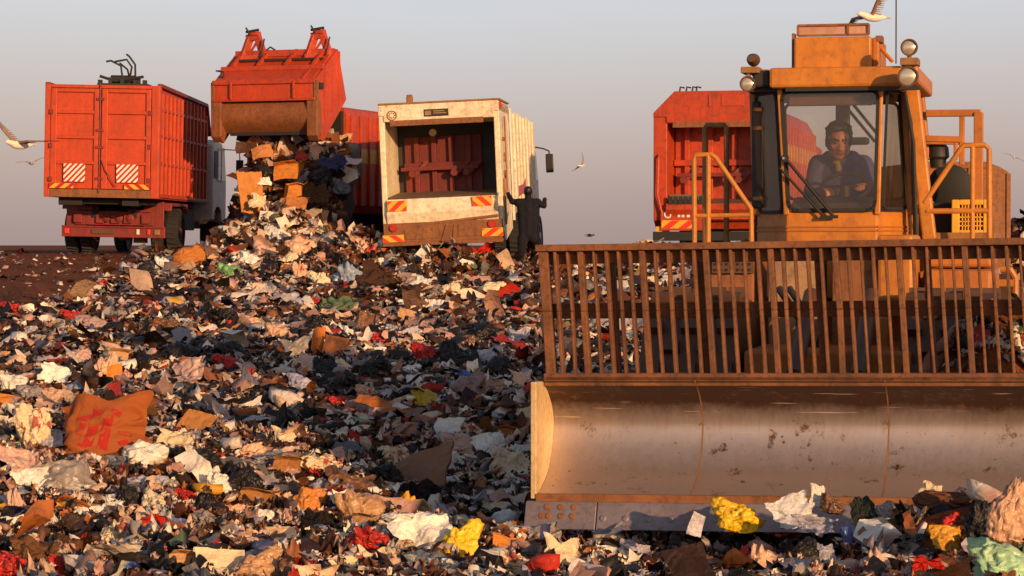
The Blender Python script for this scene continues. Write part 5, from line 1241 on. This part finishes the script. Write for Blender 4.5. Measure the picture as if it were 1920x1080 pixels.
def bottle_mesh(seed, mat):
    mb = MB(); mb.lathe([(-.5, .10), (-.49, .16), (-.2, .17), (.0, .15), (.18, .165), (.3, .12), (.38, .055), (.46, .055), (.5, .06), (.5, .03)], (0, 0, 0), (1, 0, 0), 20)
    v = [(x, y * (1 + .25 * nz3((x, y, z), 4, seed)), z * (.8 + .3 * nz3((x, y, z), 3, seed + 2))) for x, y, z in mb.v]
    return mesh_from('bottle', normed(v), mb.f, True, mat)
def can_mesh(seed, mat):
    mb = MB(); mb.lathe([(-.5, .36), (-.48, .42), (.48, .42), (.5, .36), (.47, .34)], (0, 0, 0), (1, 0, 0), 20)
    v = [(x, y * (1 + .3 * nz3((x, y, z), 2, seed)), z * (.85 + .3 * nz3((x, y, z), 2, seed + 2))) for x, y, z in mb.v]
    return mesh_from('drink_can', normed(v), mb.f, True, mat)
def sack_mesh(seed, mat):
    """a long rolled bundle"""
    pts = []; r = random.Random(seed); mb = MB(); n = 18
    prof = []
    for i in range(n + 1):
        t = i / n; prof.append((t - .5, .02 + .2 * min(1, 6 * t, 6 * (1 - t)) ** .5 * (1 + .15 * math.sin(t * 9 + seed))))
    mb.lathe(prof, (0, 0, 0), (1, 0, 0), 28)
    v = [(x, y * (1 + .4 * nz3((x, y, z), 3, seed)) + .05 * math.sin(x * 5), z * (1 + .4 * nz3((x, y, z), 3.5, seed + 2)) + .12 * nz3((x, 0, 0), 2, seed)) for x, y, z in mb.v]
    return mesh_from('rolled_bundle', normed(v), mb.f, True, mat)
def mattress_like(seed, mat): return card_mesh(seed, mat, .06, 'cardboard_sheet')
LIB = {}
def lib(kind):
    if kind not in LIB:
        LIB[kind] = {'bag': lambda: [bag_mesh(k, M['bag']) for k in range(10)], 'printbag': lambda: [bag_mesh(30 + k, M['printed']) for k in range(3)], 'black': lambda: [bag_mesh(40 + k, M['blackbag'], k % 2 == 0) for k in range(6)],
                     'film': lambda: [sheet_mesh(60 + k, M['bag'], .55, .6, 22, 'plastic_film') for k in range(8)], 'paper': lambda: [sheet_mesh(80 + k, M['paper'], .3, .6, 18, 'paper_sheet') for k in range(6)],
                     'rag': lambda: [sheet_mesh(100 + k, M['cloth'], .6, .35, 22, 'rag') for k in range(6)], 'card': lambda: [card_mesh(120 + k, M['card']) for k in range(8)], 'cardprint': lambda: [sheet_mesh(143, M['cardprint'], .22, .55, 26, 'cardboard_sheet')],
                     'carton': lambda: [carton_mesh(150 + k, M['card']) for k in range(4)], 'bottle': lambda: [bottle_mesh(160 + k, M['bag']) for k in range(2)], 'can': lambda: [can_mesh(170, M['printed'])], 'sack': lambda: [sack_mesh(180 + k, M['cloth']) for k in range(3)]}[kind]()
    return LIB[kind]
NAME = {'bag': 'plastic_bag', 'printbag': 'plastic_bag', 'black': 'rubbish_bag', 'film': 'plastic_film', 'paper': 'paper_sheet', 'rag': 'rag', 'card': 'cardboard_sheet', 'cardprint': 'cardboard_sheet', 'carton': 'carton', 'bottle': 'bottle', 'can': 'drink_can', 'sack': 'rolled_bundle'}
CATS = {'plastic_bag': 'plastic bag', 'rubbish_bag': 'rubbish bag', 'plastic_film': 'plastic film', 'paper_sheet': 'paper', 'rag': 'rag', 'cardboard_sheet': 'cardboard', 'carton': 'carton', 'bottle': 'bottle', 'drink_can': 'drink can', 'rolled_bundle': 'rolled bundle'}
GRP = {'plastic_bag': 'plastic bags strewn over the tip', 'rubbish_bag': 'black rubbish bags strewn over the tip', 'plastic_film': 'sheets of plastic film strewn over the tip', 'paper_sheet': 'paper strewn over the tip', 'rag': 'rags strewn over the tip', 'cardboard_sheet': 'cardboard strewn over the tip', 'carton': 'cartons strewn over the tip', 'bottle': 'bottles strewn over the tip', 'drink_can': 'cans strewn over the tip', 'rolled_bundle': 'bundles strewn over the tip'}
CWT = dict(white=(.80, .75, .66), cream=(.78, .60, .38), pink=(.60, .38, .30), peach=(.72, .42, .27), grey=(.30, .25, .23), lilac=(.42, .39, .45), brown=(.16, .075, .035), dbrown=(.06, .03, .02), card=(.42, .18, .055), orange=(.62, .22, .04), black=(.014, .013, .013), red=(.5, .022, .014), yellow=(.85, .50, .012), green=(.30, .46, .26), dgreen=(.1, .15, .09), blue=(.07, .13, .38), bluegrey=(.28, .33, .42), tan=(.5, .28, .14), slate=(.12, .13, .15))
HERO = []
def place(kind, px, py, w, h, col, label=None, var=None, rz=None, tilt=None, Y=None, sink=.3, depth=None, ry=None):
    r = random.Random(int(px * 31 + py * 17 + w)); lb = lib(kind); me = lb[(var if var is not None else r.randrange(len(lb))) % len(lb)]
    if Y is None:
        p = hit(px, py + h * .32); Yc = p.y
    else: p = W(px, py, Y); Yc = Y
    k = Yc / F; sw, sh = w * k, h * k
    o = bpy.data.objects.new(NAME[kind], me); COL.objects.link(o)
    if kind in ('bag', 'black', 'printbag', 'carton', 'can', 'bottle', 'sack'):
        dp = depth if depth else (sw * .8 if kind not in ('bottle', 'sack', 'can') else sh * 1.1)
        o.scale = (sw, dp, sh * 1.1)
        z = W(px, py, Yc).z if Y is None else p.z
        o.location = (W(px, py, Yc).x, Yc + (dp * .15 if Y is None else 0), z)
        a = rz if rz is not None else r.uniform(-25, 25)
        o.rotation_euler = (R(r.uniform(-8, 8)), R(ry if ry is not None else r.uniform(-12, 12)), R(a))
    else:
        t = tilt if tilt is not None else r.uniform(30, 60)
        ln = min(sh / max(.35, math.sin(R(t))), sw * 2.2)
        o.scale = (sw, ln, sw * .7 if kind not in ('card', 'cardprint') else sw)
        o.location = W(px, py, Yc); o.rotation_euler = (R(t), R(ry if ry is not None else r.uniform(-15, 15)), R(rz if rz is not None else r.uniform(-30, 30)))
    c = CWT[col] if isinstance(col, str) else col; j = r.uniform(.88, 1.08); o.color = (c[0] * j, c[1] * j, c[2] * j, 1)
    n = NAME[kind]; tag(o, label or '', CATS[n], GRP[n])
    HERO.append((px, py, o, kind, col, w, h)); return o

# the pieces that stand out, from the foot of the picture upwards: kind, centre, size (pixels of the photograph), colour, label
place('bag', 867, 1018, 92, 74, 'yellow', 'bright yellow plastic bag lying left of the blade in the foreground', 0)
place('film', 792, 1000, 120, 78, 'white', 'pale pinkish white plastic sheet draped left of the bright yellow bag', 0, 10, 50)
place('paper', 702, 1047, 74, 36, 'cream', 'cream paper pad low beside the sheet left of the yellow bag', 0, 0, 40)
place('bottle', 262, 1068, 64, 22, 'blue', 'crushed blue plastic bottle at the lower left edge of the picture', 0, 8)
place('card', 412, 1058, 96, 56, 'cream', 'cream carton panel standing on the bottom edge of the picture', 1, 8, 62)
c = place('cardprint', 190, 806, 180, 124, (.34, .09, .022), 'large orange brown carton panel with red printed strokes at left', 0, 6, 58, ry=-6)
# the red print on that panel, a part of it
pm = MB()
for x0, y0, x1, y1, w in ((-.02, .3, -.2, -.3, .1), (.13, .28, -.02, -.36, .1), (-.2, -.3, -.32, -.28, .05), (.16, .26, .26, .2, .06), (.2, -.05, .38, -.1, .05), (-.3, .18, -.12, .22, .05), (.02, -.34, .08, .0, .05), (-.3, -.1, -.2, .16, .06), (.2, -.26, .32, -.2, .06)):
    a, b = Vector((x0, y0, 0)) * .8, Vector((x1, y1, 0)) * .8; d = (b - a).normalized(); sd = Vector((-d.y, d.x, 0)) * w / 2
    q = [a - sd, a + sd, b + sd, b - sd]; n0 = len(pm.v)
    nn = 8; vs = []
    for i in range(nn + 1):
        for s in (-1, 1):
            p = a.lerp(b, i / nn) + sd * s; p.z = 1.0; vs.append(p)
    pm.add(vs, [(2 * i, 2 * i + 1, 2 * i + 3, 2 * i + 2) for i in range(nn)])
po = pm.build('red_print', M['print'], c)
sw_ = po.modifiers.new('wrap', 'SHRINKWRAP'); sw_.target = c; sw_.wrap_method = 'PROJECT'; sw_.use_project_z = True; sw_.use_negative_direction = True; sw_.use_positive_direction = False; sw_.offset = .004
place('bag', 268, 852, 96, 48, 'white', 'bright white plastic bag in front of the red printed carton panel', 2)
place('printbag', 60, 803, 84, 92, 'cream', 'cream paper sack with orange print standing left of the printed panel', 1)
place('bag', 24, 716, 62, 36, 'white', 'smooth white bag at the left edge above the cream sack', 4)
place('bag', 148, 727, 70, 36, 'bluegrey', 'blue grey plastic bag right of the smooth white bag', 5)
place('bag', 168, 607, 74, 34, 'pink', 'dusty pink bag lying in the middle of the left slope', 1)
place('bag', 314, 607, 56, 26, 'brown', 'brown bag right of the dusty pink bag', 3)
place('card', 285, 775, 58, 26, 'orange', 'bright orange card right above the printed panel', 3, 0, 65)
place('card', 366, 795, 66, 50, 'card', 'brown card flap standing right of the bright orange card', 2, -20, 60)
place('film', 350, 700, 76, 50, 'pink', 'pinkish translucent film heaped below the brown bag', 1)
place('printbag', 462, 704, 44, 30, 'red', 'red crumpled packet with white scraps beside the pink film', 0)
place('card', 214, 708, 34, 54, 'orange', 'narrow orange card standing on end amid pale bags', 4, 10, 70)
place('bag', 196, 690, 50, 56, 'peach', 'peach coloured bag left of the narrow upright orange card', 6)
place('film', 100, 745, 60, 36, 'peach', 'pale pink film folded over left of the blue grey bag', 2)
place('card', 30, 757, 80, 24, 'orange', 'flat orange board at the left edge above the cream sack', 5, 4, 40)
place('film', 20, 985, 60, 30, 'white', 'torn white film at the left edge near the bottom', 3)
place('bag', 84, 975, 46, 40, 'white', 'small white bag lying right of the torn white film', 7)
place('bag', 288, 942, 62, 42, 'cream', 'yellowish cream bag in the left foreground', 8)
place('rag', 268, 990, 110, 28, 'red', 'dark red cloth strip folded below the yellowish cream bag', 0, 5, 30)
place('film', 332, 983, 66, 22, 'blue', 'blue plastic film right of the dark red cloth', 4, 20, 30)
place('bag', 26, 945, 58, 64, 'pink', 'tall dusty pink bag at the left edge above the torn film', 9)
place('film', 120, 900, 130, 60, 'grey', 'grey brown film stretched below the printed panel', 5, 25, 40)
place('black', 236, 930, 46, 66, 'black', 'black bag standing left of the yellowish cream bag', 0)
place('black', 130, 990, 70, 50, 'dbrown', 'dark brown bag behind the small white bag', 1)
place('film', 160, 960, 70, 24, 'white', 'white film over the dark brown bag at left', 6, 0, 40)
place('rag', 60, 1050, 110, 60, 'brown', 'brown earthy cloth in the bottom left corner', 1, 0, 40)
place('printbag', 110, 1062, 50, 40, 'red', 'red and white printed packet beside the earthy cloth', 2)
place('rag', 600, 985, 84, 46, 'black', 'black cloth below the orange bag in the centre foreground', 2, 0, 40)
place('bag', 578, 942, 70, 54, 'orange', 'orange plastic bag left of the clear pinkish one in the foreground', 2)
place('bag', 672, 950, 96, 70, 'tan', 'clear pinkish tan bag with knotted ears in the centre foreground', 4)
place('card', 524, 1010, 58, 32, 'cream', 'small white carton panel with a red round mark', 0, -25, 60)
place('card', 955, 1026, 72, 40, 'orange', 'orange card lying right of the bright yellow bag', 6, 0, 40)
place('card', 770, 890, 190, 60, (.24, .12, .07), 'long brown card flap pointing from the left towards the blade', 7, -28, 35)
place('rag', 768, 928, 120, 34, 'black', 'long black cloth lying along the brown card flap', 3, -22, 35)
place('film', 655, 905, 110, 50, 'brown', 'brown film heap left of the long brown card flap', 7)
place('bag', 880, 985, 60, 30, 'cream', 'cream bag tucked behind the bright yellow bag', 3)
place('bag', 796, 745, 52, 38, (.55, .36, .02), 'mustard yellow crumpled bag on the shaded slope', 1)
place('bag', 876, 726, 74, 52, (.34, .2, .18), 'dull pink round bag with a reddish middle on the shaded slope', 0)
place('bag', 672, 768, 56, 30, (.45, .2, .16), 'smooth rosy oval bag near the middle of the slope', 4)
place('can', 606, 795, 40, 22, 'red', 'red and yellow can on the slope left of the rosy oval bag', 0, 15)
place('bag', 636, 812, 38, 17, 'white', 'flattened bright white cup below the rosy oval bag', 6)
place('black', 642, 722, 70, 56, 'black', 'black rubbish bag left of the dull pink round bag', 2)
place('black', 910, 626, 80, 42, 'black', 'black rubbish bag nearest the compactor rack on the upper slope', 3)
place('black', 852, 668, 76, 56, 'black', 'black rubbish bag below the pale lavender film', 4)
place('black', 936, 692, 66, 44, 'black', 'black rubbish bag right of the pale lavender film', 5)
place('film', 902, 672, 58, 34, 'lilac', 'pale lavender film caught between two black bags', 0)
place('film', 772, 626, 48, 20, 'lilac', 'thin pale film flat on the middle slope', 1)
place('black', 606, 690, 60, 44, 'black', 'black bag below the upright orange board', 0)
place('black', 428, 656, 70, 34, 'black', 'black bag on the left slope right of the brown bag', 1)
place('black', 700, 690, 70, 50, 'black', 'dark bag up the slope from the rosy oval bag', 2)
place('black', 330, 660, 90, 34, 'black', 'long black bag under the brown bag at left', 3)
place('rag', 632, 572, 74, 30, 'dgreen', 'grey green cloth on the upper middle slope', 4, 0, 30)
place('bag', 520, 624, 62, 36, 'peach', 'peach pink bag left of the upright orange board', 7)
place('card', 596, 640, 26, 76, (.5, .15, .03), 'narrow upright orange brown board in the middle of the slope', 2, 6, 80)
place('card', 626, 655, 46, 50, (.44, .15, .05), 'orange brown card leaning on the upright board', 5, -25, 60)
place('black', 600, 610, 60, 36, 'black', 'black bag behind the upright orange board', 4)
place('bag', 655, 625, 22, 26, 'white', 'small pale bag right of the upright orange board', 8)
place('film', 545, 560, 44, 26, 'lilac', 'pale film over a black bag on the upper slope', 2)
place('film', 690, 610, 40, 60, (.2, .09, .05), 'reddish brown film standing on the upper slope', 4, -20, 65)
place('bag', 846, 540, 44, 28, 'cream', 'bright cream bag in the sunlit strip before the white lorry', 5)
place('bag', 922, 541, 58, 26, 'cream', 'bright crumpled white bag before the worker', 2)
place('film', 790, 530, 46, 20, 'white', 'torn white film in the sunlit strip before the white lorry', 3)
place('sack', 352, 485, 66, 42, (.55, .2, .05), 'rolled orange brown bundle left of the tipped heap', 0, 0, ry=-22)
place('bag', 388, 474, 40, 36, 'brown', 'brown bag right of the rolled orange bundle', 1)
place('bag', 304, 497, 36, 36, 'white', 'white bag left of the rolled orange bundle', 7)
place('black', 272, 507, 40, 30, 'black', 'black bag left of the white bag by the rolled bundle', 5)
place('bag', 430, 507, 48, 34, (.14, .3, .12), 'green bag at the foot of the tipped heap', 3)
place('black', 504, 496, 40, 30, 'black', 'black bag in the pale spill at the heap foot', 0)
place('printbag', 560, 510, 36, 36, 'peach', 'red and white bag at the foot of the tipped heap', 1)
place('bag', 652, 514, 74, 48, 'bluegrey', 'large blue grey bag right of the tipped heap', 9)
place('bag', 598, 522, 40, 34, 'cream', 'cream bag left of the large blue grey bag', 8)
place('rag', 715, 522, 96, 44, 'dbrown', 'dark brown cloth heap right of the large blue grey bag', 5, 0, 35)
place('bag', 694, 472, 24, 24, 'red', 'small red bag under the left corner of the white lorry', 6)
place('rag', 905, 470, 60, 16, 'red', 'reddish cloth strip under the white lorry near the worker', 0, 0, 30)
place('bottle', 726, 500, 18, 22, 'blue', 'small bright blue bottle in the dark heap below the white lorry', 1)
for k, (px, py, w, h, col, lb, v) in enumerate(((470, 452, 70, 40, 'cream', 'cream bag at the left of the pale spill under the tipped load', 0), (520, 445, 60, 44, 'white', 'white bag in the middle of the pale spill', 1), (560, 466, 66, 46, 'peach', 'peach bag at the right of the pale spill', 2), (500, 472, 60, 36, 'peach', 'pinkish bag low in the pale spill', 3), (436, 440, 66, 34, 'lilac', 'lilac grey bag at the left shoulder of the pale spill', 4), (540, 490, 50, 36, 'cream', 'cream bag at the foot of the pale spill', 5), (600, 455, 60, 40, 'grey', 'grey bag at the right shoulder of the pale spill', 6), (468, 487, 50, 28, 'white', 'white bag at the left foot of the pale spill', 7))):
    place('bag', px, py, w, h, col, lb, v)
# pieces that stick out of the tipped load
for kd, px, py, w, h, col, lb, v, rz, tl, Y in (('carton', 545, 318, 66, 36, 'orange', 'orange carton high in the tipped load under the tailgate', 0, -12, 0, 51.4), ('card', 470, 362, 50, 84, (.5, .2, .05), 'tall orange brown card leaning out at the left of the load', 1, 20, 80, 51.0),
        ('card', 548, 388, 60, 40, (.46, .17, .05), 'brown card flap low in the tipped load', 2, -10, 65, 50.9), ('carton', 556, 357, 44, 32, 'orange', 'small orange box below the orange carton in the load', 1, 15, 0, 51.2), ('film', 484, 378, 34, 30, 'cream', 'cream film torn over the tall card in the load', 3, 0, 60, 50.7),
        ('card', 492, 285, 44, 26, (.5, .2, .07), 'brown card right under the raised hopper lip', 4, 0, 60, 52.0), ('film', 494, 340, 30, 14, 'white', 'white film strip in the left of the load', 5, 0, 60, 51.1), ('rag', 625, 305, 56, 26, (.07, .08, .2), 'dark blue cloth at the right of the tipped load', 0, 0, 60, 51.7),
        ('black', 495, 320, 60, 34, 'black', 'black bag at the left of the tipped load', 0, 0, 0, 51.6), ('black', 600, 330, 50, 34, 'black', 'black bag at the right of the orange carton', 1, 0, 0, 51.5), ('bag', 566, 294, 26, 14, 'red', 'small red bag above the orange carton in the load', 2, 0, 0, 51.7),
        ('bag', 640, 350, 40, 30, 'slate', 'slate grey bag at the right edge of the load', 3, 0, 0, 51.6), ('card', 600, 405, 30, 28, 'tan', 'tan card near the foot of the load', 5, 0, 65, 50.8), ('rag', 585, 365, 70, 40, (.12, .06, .03), 'dark brown cloth in the middle of the load', 1, 0, 60, 51.2),
        ('film', 620, 255, 50, 34, 'grey', 'grey film bulging at the lorry mouth beside the tailgate', 2, 0, 60, 53.0), ('black', 648, 240, 30, 50, 'black', 'black bag wedged between tailgate and lorry body', 2, 0, 0, 53.4), ('film', 640, 262, 44, 22, 'tan', 'tan film below the black bag at the lorry mouth', 6, 0, 60, 52.7),
        ('rag', 520, 415, 60, 20, 'dbrown', 'dark cloth above the pale spill', 2, 0, 50, 50.4)):
    place(kd, px, py, w, h, col, lb, v, rz, tl, Y)
# in front of the blade
place('bag', 1384, 966, 100, 58, 'yellow', 'bright yellow bag pressed against the cutting edge of the blade', 8, Y=11.75)
place('card', 1306, 985, 30, 44, (.55, .52, .56), 'small pale card standing against the cutting edge', 0, 8, 78, Y=11.7)
place('film', 1490, 962, 96, 60, (.62, .6, .62), 'white grey film heaped left of the white paper spike', 1, Y=11.6)
place('paper', 1533, 930, 30, 42, 'white', 'white paper spike sticking up before the blade', 2, 10, 75, Y=11.65)
place('bag', 1562, 946, 48, 36, 'brown', 'brown bag right of the white paper spike', 4, Y=11.6)
place('film', 1530, 985, 90, 36, 'lilac', 'lilac film below the white paper spike', 4, Y=11.3)
place('rag', 1620, 960, 50, 50, (.04, .05, .04), 'dark greenish cloth against the foot of the blade', 3, Y=11.5)
place('bag', 1660, 955, 40, 34, 'grey', 'grey bag against the foot of the blade', 5, Y=11.5)
place('sack', 1780, 945, 140, 46, (.17, .07, .04), 'arched dark brown bundle before the right half of the blade', 1, 0, Y=11.3)
place('black', 1770, 975, 90, 56, 'black', 'black bag under the arched dark brown bundle', 3, Y=11.2)
place('black', 1846, 980, 80, 80, 'black', 'black bag beside the tall translucent tan bag', 4, Y=10.2)
place('bag', 1893, 955, 86, 120, (.6, .34, .2), 'tall translucent tan bag at the right edge before the blade', 5, Y=9.7)
place('film', 1748, 922, 44, 30, 'cream', 'cream film behind the arched dark brown bundle', 3, Y=11.5)
place('film', 1822, 925, 60, 24, 'pink', 'pinkish film on top of the arched brown bundle', 0, Y=11.3)
place('bag', 1880, 1055, 130, 86, (.34, .55, .33), 'pale green ribbed sack in the bottom right corner', 1, Y=9.9, rz=0, ry=0)
place('printbag', 1630, 1010, 52, 28, (.62, .06, .04), 'red printed packet before the blade', 0, Y=10.9)
place('bottle', 1592, 1012, 50, 24, 'blue', 'standing blue plastic bottle left of the red printed packet', 0, 0, Y=10.9, ry=75)
place('film', 1778, 1012, 78, 50, (.6, .28, .02), 'yellow film with red print right of the red printed packet', 5, Y=10.6)
place('bag', 1782, 978, 44, 30, 'red', 'red bag below the black one under the arched bundle', 6, Y=10.8)
place('bag', 1430, 1056, 82, 66, 'peach', 'peach white bag at the bottom edge below the bright yellow one', 7, Y=10.0)
place('film', 1056, 1045, 84, 76, 'cream', 'cream torn film rising to a point left of the blade front', 6, 30, 70)
place('rag', 1740, 1066, 80, 34, 'red', 'red cloth at the bottom edge left of the green sack', 1, Y=9.9)
place('bag', 1642, 1050, 58, 50, 'pink', 'pink bag at the bottom edge under the red printed packet', 9, Y=10.1)
place('black', 1512, 1040, 60, 60, 'black', 'black bag at the bottom edge right of the peach white bag', 5, Y=10.2)
place('film', 1550, 1035, 40, 30, 'lilac', 'lilac scrap right of the black bag at the bottom edge', 7, Y=10.3)
place('card', 1700, 985, 60, 24, 'brown', 'brown board lying in the heap before the blade', 3, 10, 30, Y=11.0)
place('film', 1650, 985, 60, 20, 'cream', 'cream film strip above the red printed packet', 1, 0, 40, Y=11.1)
place('bag', 1120, 1005, 60, 24, 'grey', 'grey bag under the left end of the cutting edge', 2)
place('film', 1195, 1035, 80, 30, 'lilac', 'lilac film in the shade under the cutting edge', 3)
place('rag', 1330, 1020, 110, 40, (.12, .09, .07), 'grey brown cloth under the cutting edge', 4, 15, 35)
place('black', 1085, 1015, 70, 40, 'black', 'black bag in the shade right of the cream torn film', 2)

# smaller pieces, named by what stands next to them
def fill():
    g = random.Random(77); kinds = ['bag'] * 8 + ['film'] * 9 + ['card'] * 4 + ['rag'] * 6 + ['black'] * 7 + ['paper'] * 3 + ['printbag'] * 5 + ['carton'] * 2 + ['bottle'] * 4 + ['can'] * 3
    cols = {'bag': ['white', 'cream', 'pink', 'peach', 'grey', 'lilac', 'tan', 'bluegrey', 'brown'], 'film': ['white', 'cream', 'pink', 'grey', 'lilac', 'tan', 'brown', 'peach', 'slate'], 'card': ['card', 'tan', 'brown', 'tan', 'cream'], 'rag': ['dbrown', 'brown', 'dbrown', 'slate', 'dgreen', 'red', 'grey', 'black', 'brown', 'black'], 'black': ['black'], 'paper': ['white', 'cream', 'peach'], 'printbag': ['cream', 'white', 'peach', 'red'], 'carton': ['card', 'tan'], 'bottle': ['white', 'green', 'blue', 'lilac', 'tan'], 'can': ['red', 'blue', 'grey', 'green']}
    cn = dict(white='white', cream='cream', pink='pinkish', peach='peach', grey='grey', lilac='lilac grey', tan='tan', bluegrey='blue grey', brown='brown', slate='slate', card='brown', orange='orange', dbrown='dark brown', red='red', dgreen='dark green', blue='blue', black='black', yellow='yellow', green='green')
    kn = dict(bag='plastic bag', film='plastic film', card='card piece', rag='rag', black='bag', paper='paper', printbag='printed packet', carton='carton', bottle='bottle', can='can')
    anchors = [(h[0], h[1], h[2]['label']) for h in HERO if h[2]['label']]
    done = [(h[0], h[1]) for h in HERO]; n = 0; tries = 0; used = {}
    while n < 175 and tries < 6000:
        tries += 1; px = g.uniform(0, 1010); py = 530 + 550 * g.random() ** .8
        if g.random() < .16: px, py = g.uniform(1010, 1920), g.uniform(1000, 1078)
        if px < 280 and py < 570: continue
        if 985 < px and py < 995: continue
        if 880 < px < 1010 and py < 590: continue
        dmin = 26 + (py - 530) * .045
        if any((px - a) ** 2 + ((py - b) * 1.5) ** 2 < dmin ** 2 for a, b in done): continue
        kind = g.choice(kinds); col = g.choice(cols[kind]); f = .55 + (py - 530) / 700
        w = g.uniform(36, 84) * f; h = w * g.uniform(.4, .75)
        if kind in ('bottle', 'can'): w, h = w * .6, w * .28
        if kind == 'rag': h = w * .4
        if kind == 'card': w *= .7; h = w * .5
        # nearest landmark and the side of it
        a = min(anchors, key=lambda q: (q[0] - px) ** 2 + (q[1] - py) ** 2); dx, dy = px - a[0], py - a[1]
        rel = ('just right of' if dx > 0 else 'just left of') if abs(dx) > abs(dy) * 1.1 else ('just below' if dy > 0 else 'just above')
        words = a[2].split()
        cut = next((i for i, q in enumerate(words) if i > 1 and q in ('lying', 'draped', 'standing', 'low', 'at', 'above', 'right', 'left', 'in', 'on', 'with', 'amid', 'below', 'over', 'folded', 'heaped', 'stretched', 'behind', 'beside', 'pointing', 'tucked', 'near', 'nearest', 'under', 'up', 'leaning', 'caught', 'flat', 'before', 'pressed', 'against', 'sticking', 'rising', 'wedged', 'bulging', 'and', 'of', 'that')), 6)
        short = ' '.join(words[:min(cut, 6)])
        lab = f"{cn[col]} {kn[kind]} {rel} the {short}".replace('black bag', 'black bag')
        i = used.get(lab, 0); used[lab] = i + 1
        if i: 
            lab = ('larger ' if w > 50 * f else 'smaller ') + lab
            if lab in used: continue
            used[lab] = 1
        done.append((px, py)); o = place(kind, px, py, w, h, col, ' '.join(lab.split()[:16])); n += 1
fill()
make_litter(); make_specks()
make_load(TIP_O, TIP_YAW)
